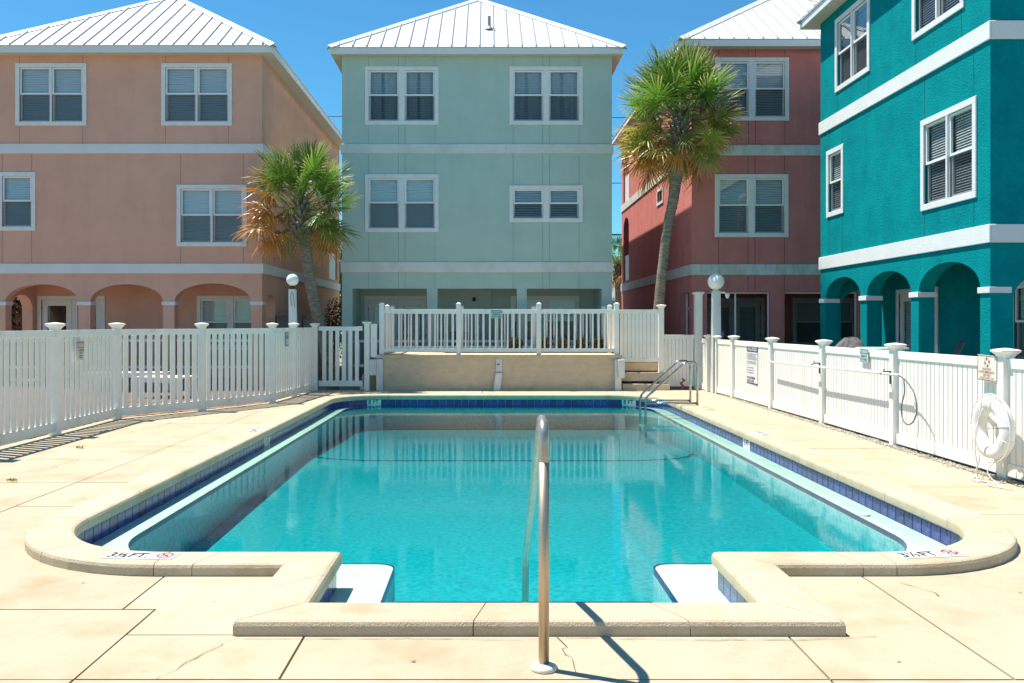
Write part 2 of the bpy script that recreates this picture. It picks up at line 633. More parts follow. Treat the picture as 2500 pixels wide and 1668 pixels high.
def split_seg(si, so, cuts):
    """cuts: fractions along the segment."""
    cuts = [0.0] + list(cuts) + [1.0]

    def at(pts, t):
        f = t * (len(pts) - 1)
        k = min(int(f), len(pts) - 2)
        return lerp2(pts[k], pts[k + 1], f - k)
    for a, b in zip(cuts, cuts[1:]):
        m = max(2, int(round((b - a) * (len(si) - 1))) + 1)
        if len(si) == 2:
            m = max(4, int(math.dist(at(si, a), at(si, b)) / 0.2))
        ts = [a + (b - a) * k / (m - 1) for k in range(m)]
        coping_piece([at(si, t) for t in ts], [at(so, t) for t in ts])


for k in range(14):
    s_i, s_o = ci[k], co[k]
    ln = math.dist(s_i[0], s_i[-1])
    if ln < 0.01:
        continue
    if k == 0:
        cuts = [0.392, 0.746]
    elif k in (1, 13):
        cuts = [0.5]
    elif k == 3:
        cuts = [0.72]
    elif k == 11:
        cuts = [0.30]
    elif len(s_i) > 2:
        cuts = [0.55] if k in (4, 10) else [0.5]
    else:
        nn = max(1, round(ln / 1.06))
        cuts = [(q + random.uniform(-.02, .02)) / nn for q in range(1, nn)]
    split_seg(s_i, s_o, cuts)

# basin walls, ledge, floor
outer = allpts(off(0.045))
inner_segs = outline(PX0 + .22, PX1 - .22, PY0 + .55, PY1 + .03, 0.85, AX0 + .30, AX1 - .30, AY + .32, 0.0)
# rounded flank corners of the ledge
inner_segs = outline(PX0 + .22, PX1 - .22, PY0 + .55, PY1 + .03, 0.85, AX0 + .30, AX1 - .30, AY + .32, 0.12)
inner = allpts(inner_segs)
w = MB()
n = len(outer)
for k in range(n):
    j = (k + 1) % n
    if math.dist(outer[k], outer[j]) > 1e-5:
        w.face(rel(outer[k], -1.7), rel(outer[j], -1.7), rel(outer[j], 0.0), rel(outer[k], 0.0))
w.build("basin_wall", GROUT, pool)
LZ = -0.162
lg = MB()
tr = MB()
lw = MB()
inner2 = allpts(outline(PX0 + .211, PX1 - .211, PY0 + .541, PY1 + .032, 0.859, AX0 + .291, AX1 - .291, AY + .311, 0.129))
for k in range(n):
    j = (k + 1) % n
    lg.face(rel(outer[k], LZ), rel(outer[j], LZ), rel(inner[j], LZ), rel(inner[k], LZ))
    if math.dist(inner[k], inner[j]) > 1e-5:
        lw.face(rel(inner[k], -1.65), rel(inner[j], -1.65), rel(inner[j], LZ - .04), rel(inner[k], LZ - .04))
        tr.face(rel(inner[k], LZ - .04), rel(inner[j], LZ - .04), rel(inner[j], LZ + .004), rel(inner[k], LZ + .004))
    tr.face(rel(inner2[k], LZ + .004), rel(inner2[j], LZ + .004), rel(inner[j], LZ + .004), rel(inner[k], LZ + .004))
lg.build("ledge", LEDGE, pool)
lw.build("ledge_wall", PLASTER, pool)
tr.build("edge_trim", TRIMB, pool)
fl = MB()


def floor_z(y):
    if y < 13.6:
        return -0.64 + 0.014 * (y - 6)
    if y < 17.0:
        t = (y - 13.6) / 3.4
        return -0.534 - 0.12 * t
    return -0.654


ys = [4.9 + 0.35 * k for k in range(41)]
for a, b in zip(ys, ys[1:]):
    for k in range(8):
        xa = PX0 + (PX1 - PX0) * k / 8
        xb = PX0 + (PX1 - PX0) * (k + 1) / 8
        fl.face(rel((xa, a), floor_z(a)), rel((xb, a), floor_z(a)), rel((xb, b), floor_z(b)), rel((xa, b), floor_z(b)))
fl.build("floor", PLASTER, pool, smooth=True)
box("step", PLASTER, pool, AX0 + .3 - PO.x, AY + .3 - PO.y, -0.9, AX1 - .3 - PO.x, 6.33 - PO.y, -0.43)
box("edge_trim", TRIMB, pool, AX0 + .3 - PO.x, 6.30 - PO.y, -0.46, AX1 - .3 - PO.x, 6.345 - PO.y, -0.425)
# safety line of dark tile where the floor turns down
sl = MB()
ylin = 13.55
pts = []
for k in range(12):
    a = R(180 + 90 * k / 11)
    pts.append((PX0 + .23 + 1.2 + 1.2 * math.cos(a), ylin + 0.9 + 0.9 * math.sin(a)))
for k in range(12):
    a = R(270 + 90 * k / 11)
    pts.append((PX1 - .23 - 1.2 + 1.2 * math.cos(a), ylin + 0.9 + 0.9 * math.sin(a)))
for p, q in zip(pts, pts[1:]):
    d = Vector((q[0] - p[0], q[1] - p[1], 0)).normalized()
    nrm = Vector((-d.y, d.x, 0)) * 0.025
    zp, zq = floor_z(p[1]) + .006, floor_z(q[1]) + .006
    sl.face(rel((p[0] - nrm.x, p[1] - nrm.y), zp), rel((q[0] - nrm.x, q[1] - nrm.y), zq),
            rel((q[0] + nrm.x, q[1] + nrm.y), zq), rel((p[0] + nrm.x, p[1] + nrm.y), zp))
sl.build("safety_line", TRIMB, pool)
MB().lathe([(0.0, LZ + .001), (.055, LZ + .001), (.05, LZ + .016), (.02, LZ + .02), (0.0, LZ + .02)], 14).build(
    "return_fitting", PVC, pool, (3.40 - PO.x, 7.97 - PO.y, 0))

# waterline tiles, one by one, with depth markers
TZ = -0.017
tile_me = MB().box(-0.0718, -0.006, -0.1455, 0.0718, 0.006, 0.0).mesh("tile")
tile_me.materials.append(TILE)
MARKS = [((-2.42, 18.50), "8 FT."), ((2.95, 18.50), "8 FT."), ((PX0, 12.45), "5 FT"), ((PX1, 12.15), "5 FT")]
tp = off(0.036)
PITCH = 0.1525
for k in (5, 6, 7, 8, 9, 4, 10, 1, 13):
    s = tp[k]
    acc = [0.0]
    for p, q in zip(s, s[1:]):
        acc.append(acc[-1] + math.dist(p, q))
    tot = acc[-1]
    nt_ = max(1, round(tot / PITCH))

    def at(d):
        i = 0
        while i < len(acc) - 2 and acc[i + 1] < d:
            i += 1
        t = (d - acc[i]) / (acc[i + 1] - acc[i])
        p = lerp2(s[i], s[i + 1], t)
        return p, math.atan2(s[i + 1][1] - s[i][1], s[i + 1][0] - s[i][0])
    skip = set()
    for (mp_, txt) in MARKS:
        best = min(range(nt_ - 1), key=lambda q: math.dist(at((q + 1) * tot / nt_)[0], mp_)) if nt_ > 2 else 0
        p, a = at((best + 1) * tot / nt_)
        if nt_ > 2 and math.dist(p, mp_) < 0.3 and not (k in (7,) and abs(p[0]) > 9):
            skip |= {best, best + 1}
            mk = MB().box(-0.152, -0.007, -0.150, 0.152, 0.007, 0.003).build("depth_marker", PVC, pool, rel(p, TZ), a + PI)
            lettering(txt, 0.235 if txt[0] == "8" else 0.21, 0.088, INK, mk, 0.0, -0.056, -0.0095)
            MARKS.remove((mp_, txt))
            break
    for q in range(nt_):
        if q in skip:
            continue
        p, a = at((q + .5) * tot / nt_)
        link("tile", tile_me, None, pool, rel(p, TZ), a)

# water body
wm = bpy.data.materials.new("pool_water")
wm.use_nodes = True
nt = wm.node_tree
nn_ = nt.nodes
nn_.remove(nn_["Principled BSDF"])
t_ = nn_.new("ShaderNodeBsdfTransparent")
gl_ = nn_.new("ShaderNodeBsdfGlossy")
gl_.inputs["Roughness"].default_value = 0.0
fr_ = nn_.new("ShaderNodeFresnel")
nt.links.new(two_sided_ior(nt, 1.33), fr_.inputs[0])
mx_ = nn_.new("ShaderNodeMixShader")
nt.links.new(fr_.outputs[0], mx_.inputs[0])
nt.links.new(t_.outputs[0], mx_.inputs[1])
nt.links.new(gl_.outputs[0], mx_.inputs[2])
nt.links.new(mx_.outputs[0], nn_["Material Output"].inputs[0])
tc_ = nn_.new("ShaderNodeTexCoord")
hs_ = []
for sc, st in ((1.6, 0.8), (8.0, 0.22), (34.0, 0.11)):
    nz = nn_.new("ShaderNodeTexNoise")
    nz.inputs["Scale"].default_value = sc
    nz.inputs["Detail"].default_value = 2
    nz.inputs["Distortion"].default_value = 0.6
    nt.links.new(tc_.outputs["Object"], nz.inputs["Vector"])
    ml = nn_.new("ShaderNodeMath")
    ml.operation = 'MULTIPLY'
    ml.inputs[1].default_value = st
    nt.links.new(nz.outputs[0], ml.inputs[0])
    hs_.append(ml.outputs[0])
ad = nn_.new("ShaderNodeMath")
nt.links.new(hs_[0], ad.inputs[0])
nt.links.new(hs_[1], ad.inputs[1])
ad2 = nn_.new("ShaderNodeMath")
nt.links.new(ad.outputs[0], ad2.inputs[0])
nt.links.new(hs_[2], ad2.inputs[1])
bp_ = nn_.new("ShaderNodeBump")
bp_.inputs["Strength"].default_value = 1.0
bp_.inputs["Distance"].default_value = 0.0019
nt.links.new(ad2.outputs[0], bp_.inputs["Height"])
nt.links.new(bp_.outputs[0], gl_.inputs["Normal"])
nt.links.new(bp_.outputs[0], fr_.inputs["Normal"])
va = nn_.new("ShaderNodeVolumeAbsorption")
va.inputs[0].default_value = (0.03, 0.85, 0.868, 1)
va.inputs[1].default_value = 2.45
nt.links.new(va.outputs[0], nn_["Material Output"].inputs[1])
wt = MB().prism([(x - PO.x, y - PO.y) for x, y in flat(off(0.06))], -1.75, WATER_Z)
struct(wt.build("water", wm, None, (PO.x, PO.y, 0)))


# deck slabs ---------------------------------------------------------
def inset(poly, d):
    n = len(poly)
    out = []
    for k in range(n):
        p0, p1, p2 = Vector(poly[k - 1]), Vector(poly[k]), Vector(poly[(k + 1) % n])
        a = (p1 - p0).normalized()
        b = (p2 - p1).normalized()
        n1, n2 = Vector((-a.y, a.x)), Vector((-b.y, b.x))
        m = (n1 + n2)
        m = m / max(m.length_squared, .2) * 2
        out.append(tuple(p1 + m * d))
    return out


deck = struct(bpy.data.objects.new("pool_deck", None))
COL.objects.link(deck)
O = 0.16
arcp = off(O)
RO = PR + O
slabs = []


def rect(x0, y0, x1, y1):
    slabs.append([(x0, y0), (x1, y0), (x1, y1), (x0, y1)])


fl_arc = [p for p in arcp[10]][::-1]       # front left: from (x0+r,y0) back to (x0,y0+r)
fr_arc = [p for p in arcp[4]][::-1]        # front right
bl_arc = [p for p in arcp[8]][::-1]
br_arc = [p for p in arcp[6]][::-1]
XL, XR = PX0 - O, PX1 + O
YF, YB = PY0 - O, PY1 + O
for a, b in zip((1.0, 3.9, 6.2, 8.74, 11.3), (3.9, 6.2, 8.74, 11.3, 13.9)):
    rect(-6.2, a, -4.05, b)
slabs.append([(-6.2, 13.9), (-4.05, 13.9), (-4.05, 16.5), (-4.92, 16.5), (-5.26, 15.9), (-6.2, 14.52)])
slabs.append([(-4.92, 16.5), (-4.05, 16.5), (-4.05, 20.95), (-4.12, 20.95), (-4.25, 18.9), (-4.37, 17.5)])
for a, b in zip((7.6, 8.74, 11.3, 13.9, 16.5), (8.74, 11.3, 13.9, 16.5, 20.95)):
    rect(-4.05, a, XL, b)
slabs.append([(-4.05, 4.86), (-2.0, 4.86), (-2.0, YF)] + fl_arc[0:] + [(XL, 7.6), (-4.05, 7.6)])
rect(-4.05, 3.9, -1.82, 4.86)
slabs.append([(-2.0, 4.86), (-1.82, 4.86), (-1.82, 4.46), (AX0 - O, 4.46), (AX0 - O, YF), (-2.0, YF)])
slabs.append([(-1.82, 3.9), (-.915, 3.9), (-.915, AY - O), (AX0 - O, AY - O), (AX0 - O, 4.46), (-1.82, 4.46)])
rect(-.915, 3.9, 1.515, AY - O)
slabs.append([(1.515, 3.9), (2.33, 3.9), (2.33, YF), (AX1 + O, YF), (AX1 + O, AY - O), (1.515, AY - O)])
slabs.append([(2.33, 3.9), (5.45, 3.9), (5.45, 7.26), (XR, 7.26)] + fr_arc + [(2.33, YF)])
for a, b in zip((7.26, 8.5, 11.1, 13.7, 16.3), (8.5, 11.1, 13.7, 16.3, 20.95)):
    rect(XR, a, 5.45, b)
slabs.append([(-.1, YB), (-.1, 20.95), (XL, 20.95)] + bl_arc[::-1][::-1] if False else
             [(XL, 20.95)] + [(XL, PY1 - PR)] + bl_arc[1:] + [(-.1, YB), (-.1, 20.95)])
slabs.append([(-.1, 20.95), (-.1, YB)] + br_arc + [(XR, 20.95)])
for a, b in zip((-6.6, -1.82, 1.515), (-1.82, 1.515, 5.45)):
    rect(a, 1.0, b, 3.9)


def area(p):
    return sum(p[k - 1][0] * p[k][1] - p[k][0] * p[k - 1][1] for k in range(len(p))) / 2


for s in slabs:
    q = [s[0]]
    for p in s[1:]:
        if math.dist(p, q[-1]) > 1e-4:
            q.append(p)
    if math.dist(q[0], q[-1]) < 1e-4:
        q.pop()
    if area(q) < 0:
        q.reverse()
    q = inset(q, 0.0062)
    MB().prism(q, -0.065, random.uniform(-.0012, .0012)).build("deck_slab", DECK, deck)

# cracks in the concrete
CRACK = mat("crack_dirt", (0.17, 0.13, 0.08), rough=1.0)


def crack(pts, wd=0.0035, jag=0.02, z=0.005, seed=1):
    rn = random.Random(seed)
    P = []
    for (a, b) in zip(pts, pts[1:]):
        m = max(2, int(math.dist(a, b) / 0.05))
        for k in range(m):
            t = k / m
            P.append((a[0] + (b[0] - a[0]) * t + rn.uniform(-jag, jag), a[1] + (b[1] - a[1]) * t + rn.uniform(-jag, jag)))
    P.append(pts[-1])
    mbx = MB()
    left, right = [], []
    for k, p in enumerate(P):
        q0, q1 = P[max(k - 1, 0)], P[min(k + 1, len(P) - 1)]
        d = Vector((q1[0] - q0[0], q1[1] - q0[1])).normalized()
        h = wd * rn.uniform(.2, 1.0)
        left.append((p[0] - d.y * h, p[1] + d.x * h, z))
        right.append((p[0] + d.y * h, p[1] - d.x * h, z))
    for k in range(len(P) - 1):
        mbx.face(left[k], right[k], right[k + 1], left[k + 1])
    mbx.build("crack", CRACK, deck)


crack([(-1.25, 4.40), (-1.33, 4.25), (-1.46, 3.9)], seed=2)
crack([(0.355, 4.44), (.385, 4.3), (.38, 4.15), (.40, 3.98)], seed=3)
crack([(0.40, 4.415), (1.0, 4.38), (1.6, 4.385), (1.95, 4.43)], .003, .008, seed=4)
crack([(-1.2, 4.39), (-.4, 4.40), (.25, 4.385)], .003, .006, seed=14)
crack([(-5.3, 12.0), (-5.0, 13.5), (-4.9, 15.0)], .005, .02, seed=5)
crack([(-5.25, 8.8), (-4.75, 9.5), (-4.7, 10.2)], .004, .02, seed=6)
crack([(2.5, 5.35), (2.62, 5.15), (2.6, 5.08)], .004, .01, seed=7)
crack([(4.3, 12.3), (4.75, 11.0), (5.1, 10.9)], .004, .02, seed=8)
crack([(-6.2, 10.1), (-5.2, 10.25), (-4.3, 10.2)], .003, .012, seed=9)
for k, (x, y) in enumerate([(-1.55, 4.98), (-2.35, 4.18), (-3.6, 7.9), (-.35, 4.1), (3.1, 5.15), (4.6, 8.9), (4.2, 6.3), (-2.45, 5.35), (1.9, 4.1), (-4.9, 7.2)]):
    crack([(x, y), (x + .02, y + .006)], .006, .004, seed=30 + k)

# painted depth markings on the coping
def deck_mark(x, y, rz, txt, w_, h_, sign=True, red=True):
    base = MB().box(-w_ / 2, -h_ / 2, 0, w_ / 2, h_ / 2, 0.0035).build("depth_marker", SIGNW, pool, rel((x, y), 0.0762), rz)
    tw = w_ * (.58 if sign else .8)
    o = flat_lettering(txt, tw, h_ * .72, INK, base, (-w_ * .17 if sign else 0, 0, .0055), 0)
    if sign:
        rg = MB()
        cx, cy, r0, r1 = w_ * .33, h_ * .12, h_ * .27, h_ * .35
        for k in range(24):
            a, b = 2 * PI * k / 24, 2 * PI * (k + 1) / 24
            rg.face((cx + r0 * math.cos(a), cy + r0 * math.sin(a), .0055), (cx + r1 * math.cos(a), cy + r1 * math.sin(a), .0055),
                    (cx + r1 * math.cos(b), cy + r1 * math.sin(b), .0055), (cx + r0 * math.cos(b), cy + r0 * math.sin(b), .0055))
        q = r0 * .72
        rg.face((cx - q - .006, cy + q - .004, .006), (cx - q + .004, cy + q + .006, .006), (cx + q + .006, cy - q + .004, .006), (cx + q - .004, cy - q - .006, .006))
        rg.build("no_diving_symbol", INKR, base)
        dv = MB()
        dv.face((cx - .028, cy - .012, .0058), (cx + .02, cy + .018, .0058), (cx + .026, cy + .01, .0058), (cx - .02, cy - .02, .0058))
        dv.build("diver_figure", INK, base)
        flat_lettering("NO DIVING", w_ * .27, h_ * .13, INK, base, (w_ * .335, -h_ * .36, .0055), 0)


deck_mark(-2.22, 5.685, R(-5), "3\u00bdFT.", 0.46, 0.155)
deck_mark(2.87, 5.725, R(9), "3\u00bdFT.", 0.46, 0.155)
deck_mark(PX0 - .17, 12.45, R(90), "5 FT.", 0.46, 0.155)
deck_mark(PX1 + .17, 12.0, R(-90), "5 FT.", 0.46, 0.155)
for x, y in ((-2.35, 18.72), (2.85, 18.72)):
    flat_lettering("8 FT.", .26, .09, mat("ink_faded", (.22, .2, .16), rough=.8), pool, rel((x, y), .0768), 0)


# ------------------------------------------------------------------ houses
def wall(mb, s0, s1, z0, z1, openings, thick, fmap):
    """Wall from s0..s1 and z0..z1 with openings (a, b, za, zb, rise); fmap(s, d, z) -> xyz."""
    br = {s0, s1}
    for (a, b, za, zb, rise) in openings:
        br |= {a, b}
        if rise:
            br |= {a + (b - a) * (1 - math.cos(PI * k / 20)) / 2 for k in range(1, 20)}
    br = sorted(br)

    def top(op, s):
        a, b, za, zb, rise = op
        if not rise:
            return zb
        t = (s - (a + b) / 2) / ((b - a) / 2)
        return zb + rise * math.sqrt(max(0, 1 - t * t))

    def quad(p0, p1, p2, p3):
        mb.face(p0, p1, p2, p3)
    for xa, xb in zip(br, br[1:]):
        if xb - xa < 1e-6:
            continue
        mid = (xa + xb) / 2
        ops = sorted([o for o in openings if o[0] - 1e-6 <= mid <= o[1] + 1e-6], key=lambda o: o[2])
        zl, zr = z0, z0
        for o in ops:
            if o[2] > zl + 1e-6:
                for d, flip in ((0, 0), (thick, 1)):
                    q = [fmap(xa, d, zl), fmap(xb, d, zr), fmap(xb, d, o[2]), fmap(xa, d, o[2])]
                    quad(*(q[::-1] if flip else q))
                quad(fmap(xa, 0, o[2]), fmap(xb, 0, o[2]), fmap(xb, thick, o[2]), fmap(xa, thick, o[2]))
            zl, zr = top(o, xa), top(o, xb)
            quad(fmap(xa, thick, zl), fmap(xb, thick, zr), fmap(xb, 0, zr), fmap(xa, 0, zl))
        for d, flip in ((0, 0), (thick, 1)):
            q = [fmap(xa, d, zl), fmap(xb, d, zr), fmap(xb, d, z1), fmap(xa, d, z1)]
            quad(*(q[::-1] if flip else q))
    for (a, b, za, zb, rise) in openings:
        quad(fmap(a, 0, za), fmap(a, thick, za), fmap(a, thick, zb), fmap(a, 0, zb))
        quad(fmap(b, thick, za), fmap(b, 0, za), fmap(b, 0, zb), fmap(b, thick, zb))
    quad(fmap(s0, thick, z0), fmap(s0, 0, z0), fmap(s0, 0, z1), fmap(s0, thick, z1))
    quad(fmap(s1, 0, z0), fmap(s1, thick, z0), fmap(s1, thick, z1), fmap(s1, 0, z1))
    return mb


WCACHE = {}


def cached(key, fn):
    if key not in WCACHE:
        WCACHE[key] = fn()
    return WCACHE[key]


TW = 0.105      # casing width


def window(parent, loc, rz, w, h, wide=False, cols=2, blind=1.0, tilt=67, screen=True, casing=TRIM, curtain=False):
    """Double-hung window: casing, sashes, panes, blind.  Local x along the wall, y inward, z up."""
    def casing_mesh():
        m = MB()
        p = -0.03
        m.box(0, p, 0, w, 0.0, TW).box(0, p, h - TW, w, 0.0, h)
        m.box(0, p, TW, TW, 0.0, h - TW).box(w - TW, p, TW, w, 0.0, h - TW)
        if cols == 2:
            mw = 0.16 if wide else 0.05
            m.box(w / 2 - mw / 2, p, TW, w / 2 + mw / 2, 0.04 if wide else 0.02, h - TW)
        return m.mesh("window")
    o = link("window", cached(("cas", w, h, wide, cols, casing.name), casing_mesh), casing, parent, loc, rz, bevel=0.006, seg=1)
    lites = []
    if cols == 2:
        mw = 0.16 if wide else 0.05
        lites = [(TW, w / 2 - mw / 2), (w / 2 + mw / 2, w - TW)]
    else:
        lites = [(TW, w - TW)]
    for (a, b) in lites:
        lw_, lh = b - a, h - 2 * TW

        def sash_mesh():
            m = MB()
            fw = 0.042
            mid = TW + lh * 0.5
            # upper sash (outer), lower sash (set back)
            y0, y1 = 0.012, 0.045
            m.box(0, y0, mid, lw_, y1, mid + .04).box(0, y0, TW + lh - fw, lw_, y1, TW + lh)
            m.box(0, y0, mid + .04, fw, y1, TW + lh - fw).box(lw_ - fw, y0, mid + .04, lw_, y1, TW + lh - fw)
            y0, y1 = 0.047, 0.082
            m.box(0, y0, mid - .002, lw_, y1, mid + .036).box(0, y0, TW, lw_, y1, TW + fw + .012)
            m.box(0, y0, TW + fw + .012, fw + .008, y1, mid - .002).box(lw_ - fw - .008, y0, TW + fw + .012, lw_, y1, mid - .002)
            return m.mesh("sash")
        link("sash", cached(("sash", round(lw_, 4), h), sash_mesh), SASH, o, (a, 0, 0))
        mid = TW + lh * 0.5
        fw = .042
        link("pane", cached(("pu", round(lw_, 4), h), lambda: MB().box(fw, .026, mid + .04, lw_ - fw, .032, TW + lh - fw).mesh("pane")),
             PANE, o, (a, 0, 0))
        link("pane", cached(("pl", round(lw_, 4), h), lambda: MB().box(fw + .008, .062, TW + fw, lw_ - fw - .008, .068, mid).mesh("pane")),
             PANE, o, (a, 0, 0))
        if screen:
            link("insect_screen", cached(("sc", round(lw_, 4), h), lambda: MB().face((.02, .02, TW + .02), (lw_ - .02, .02, TW + .02), (lw_ - .02, .02, mid), (.02, .02, mid)).mesh("insect_screen")),
                 SCREEN, o, (a, 0, 0))
        if curtain:
            def curtain_mesh():
                m = MB()
                rn = random.Random(int(lw_ * 999))
                k_ = 26
                ys_ = [.20 + .022 * math.sin(q * 1.35 + rn.uniform(-.3, .3)) for q in range(k_ + 1)]
                for q in range(k_):
                    if 10 <= q <= 12:
                        continue
                    xa, xb = .02 + (lw_ - .04) * q / k_, .02 + (lw_ - .04) * (q + 1) / k_
                    m.face((xa, ys_[q], TW), (xb, ys_[q + 1], TW), (xb, ys_[q + 1], TW + lh), (xa, ys_[q], TW + lh))
                return m.mesh("curtain")
            link("curtain", cached(("cu", round(lw_, 4), h), curtain_mesh), mat("curtain_grey", (.62, .62, .60), rough=.9), o, (a, 0, 0))
        if blind > 0:
            def blind_mesh():
                m = MB()
                z = TW + lh - .03
                zb = TW + lh * (1 - blind)
                pit = 0.0445
                hw = 0.024
                c_, s_ = math.cos(R(tilt)) * hw, math.sin(R(tilt)) * hw
                rn = random.Random(int(w * 1000 + h * 77))
                while z > zb:
                    e = rn.uniform(-.003, .003)
                    m.face((.03, .098 - c_, z - s_ + e), (lw_ - .03, .098 - c_, z - s_ - e), (lw_ - .03, .098 + c_, z + s_ - e), (.03, .098 + c_, z + s_ + e))
                    z -= pit
                m.box(.03, .10, TW + lh - .03, lw_ - .03, .13, TW + lh + .0)
                return m.mesh("blind")
            link("blind", cached(("bl", round(lw_, 4), h, blind, tilt), blind_mesh), BLIND, o, (a, 0, 0))
    return o


def french_door(parent, loc, rz, w, h, blinds=True):
    m = MB()
    p = -0.03
    m.box(0, p, h - TW, w, 0.0, h).box(0, p, 0, TW, 0, h - TW).box(w - TW, p, 0, w, 0, h - TW)
    o = m.build("door", TRIM, parent, loc, rz, bevel=.005, seg=1)
    lw_ = (w - 2 * TW) / 2
    for k in range(2):
        a = TW + k * lw_ + .004
        b = a + lw_ - .008
        d = MB()
        st = 0.15
        d.box(a, .02, 0.02, a + st, .065, h - TW).box(b - st, .02, .02, b, .065, h - TW)
        d.box(a + st, .02, .02, b - st, .065, .30).box(a + st, .02, h - TW - .17, b - st, .065, h - TW)
        d.build("door_leaf", DOORW, o, bevel=.004, seg=1)
        box("pane", PANE, o, a + st, .038, .30, b - st, .044, h - TW - .17)
        bl = MB()
        z = h - TW - .19
        while z > .33 and blinds:
            bl.face((a + st + .01, .07, z - .012), (b - st - .01, .07, z - .012), (b - st - .01, .085, z + .012), (a + st + .01, .085, z + .012))
            z -= .034
        if blinds:
            bl.build("blind", BLIND, o)
        MB().tube([(b - .05 if k == 0 else a + .05, .02, 1.0), (b - .05 if k == 0 else a + .05, -.03, 1.0)], .022, 10).build("handle", BLACKM, o, smooth=True)
        for hz in (.3, 1.1, 1.85):
            hx = a if k == 0 else b
            box("hinge", BLACKM, o, hx - .012, .005, hz, hx + .012, .02, hz + .09)
    return o


def house(name, label, loc, rz, W, D, wallm, jointm, bandm, soffit, bands, front_ops, arch_h, windows, recess, ground, side_ops=(),
          left_side_ops=(), left_windows=(), overhang=0.35, seams=True, caps=None, back_porch=None):
    h = thing(name, label, "house", (loc[0], loc[1], 0), rz)
    T = 0.28
    ZL = 2.74      # lanai ceiling
    fmap_f = lambda s, d, z: (s, d, z)
    fmap_r = lambda s, d, z: (W - d, s, z)
    fmap_l = lambda s, d, z: (d, s, z)
    ops = [(a, b, -0.06, c, r) for a, b, c, r in front_ops]
    for wd in windows:
        x0, x1, z0, z1 = wd[:4]
        ops.append((x0 + TW - .02, x1 - TW + .02, z0 + TW - .02, z1 - TW + .02, 0))
    wall(MB(), 0, W, -0.06, soffit, ops, T, fmap_f).build("wall", wallm, h)
    rops = [(a, b, za, zb, r) for a, b, za, zb, r in side_ops]
    lops = [(a, b, za, zb, r) for a, b, za, zb, r in left_side_ops]
    for wd in left_windows:
        y0, y1, z0, z1 = wd
        lops.append((y0 + .06, y1 - .06, z0 + .06, z1 - .06, 0))
    wall(MB(), T, D, -0.06, soffit, rops, T, fmap_r).build("wall", wallm, h)
    wall(MB(), T, D, -0.06, soffit, lops, T, fmap_l).build("wall", wallm, h)
    box("wall", wallm, h, T, D - T, -.06, W - T, D, soffit)
    # lanai: floor, ceiling, recessed wall
    box("porch_floor", PORCH, h, T * .2, T * .2, -0.05, W - T * .2, recess, 0.09)
    box("porch_ceiling", wallm, h, T, T, ZL, W - T, recess + .2, ZL + .12)
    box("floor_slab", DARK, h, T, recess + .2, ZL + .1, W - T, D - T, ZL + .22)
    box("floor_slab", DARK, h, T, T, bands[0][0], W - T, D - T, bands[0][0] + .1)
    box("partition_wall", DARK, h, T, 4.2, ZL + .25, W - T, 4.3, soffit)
    gops = []
    for kind, x0, x1, z0, z1 in ground:
        gops.append((x0 + TW - .02, x1 - TW + .02, z0 + (TW - .02 if kind == 'w' else 0), z1 - TW + .02, 0))
    wall(MB(), T, W - T, 0.0, ZL, gops, .2, lambda s, d, z: (s, recess + d, z)).build("porch_wall", wallm, h)
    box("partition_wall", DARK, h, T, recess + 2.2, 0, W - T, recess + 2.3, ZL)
    for kind, x0, x1, z0, z1 in ground:
        if kind == 'w':
            window(h, (x0, recess, z0), 0, x1 - x0, z1 - z0, wide=True, tilt=64)
        else:
            french_door(h, (x0, recess, z0), 0, x1 - x0, z1 - z0, blinds=name != "peach_house")
    # bands
    for zb, zt in bands:
        p = 0.035
        mbx = MB()
        mbx.box(-p, -p, zb, W + p, -0.001, zt)
        mbx.box(W + .001, 0.0, zb, W + p, D + p, zt)
        mbx.box(-p, 0.0, zb, -.001, D + p, zt)
        mbx.build("band", bandm, h, bevel=.008, seg=1)
    # windows
    for wd in windows:
        x0, x1, z0, z1 = wd[:4]
        opt = wd[4] if len(wd) > 4 else {}
        window(h, (x0, 0, z0), 0, round(x1 - x0, 3), round(z1 - z0, 3), **opt)
    for (y0, y1, z0, z1) in left_windows:
        m = MB()
        ww, hh = y1 - y0, z1 - z0
        m.box(0, -.03, 0, ww, 0, .09).box(0, -.03, hh - .09, ww, 0, hh).box(0, -.03, .09, .09, 0, hh - .09).box(ww - .09, -.03, .09, ww, 0, hh - .09)
        o = m.build("window", TRIM, h, (0, y1, z0), R(-90), bevel=.005, seg=1)
        box("pane", PANE, o, .07, .05, .07, ww - .07, .056, hh - .07)
        box("sash", SASH, o, .06, .04, .06, .1, .07, hh - .06)
    # control joints beside the windows
    zs = [bands[-1][1]] + []
    lev = sorted([(bands[0][1], bands[1][0]), (bands[1][1], soffit)])
    for wd in windows:
        x0, x1, z0, z1 = wd[:4]
        wide = len(wd) > 4 and wd[4].get('wide')
        xs = [x0 + .1, x1 - .1] + ([(x0 + x1) / 2 - .09, (x0 + x1) / 2 + .09] if wide else [])
        for lo, hi in lev:
            if lo <= z0 <= hi:
                for x in xs:
                    m = MB()
                    m.box(x - .006, -.0045, lo + .001, x + .006, -.0005, z0)
                    m.box(x - .006, -.0045, z1, x + .006, -.0005, hi)
                    m.build("control_joint", jointm, h)
        if wide and z0 < bands[1][0]:
            for x in xs:
                box("control_joint", jointm, h, x - .006, -.0045, arch_h, x + .006, -.0005, bands[0][0])
    # pillar caps
    if caps:
        for x0, x1 in caps:
            p = .03
            box("pillar_cap", BAND_W, h, x0 - p, -p, 2.035, x1 + p, T + p, 2.128, bevel=.006)
    # hip roof
    ov = overhang
    x0, x1, y0, y1 = -ov, W + ov, -ov, D + ov
    zf0, zf1 = soffit - .0, soffit + .15
    rise = 0.685
    hw = (x1 - x0) / 2
    e = .03
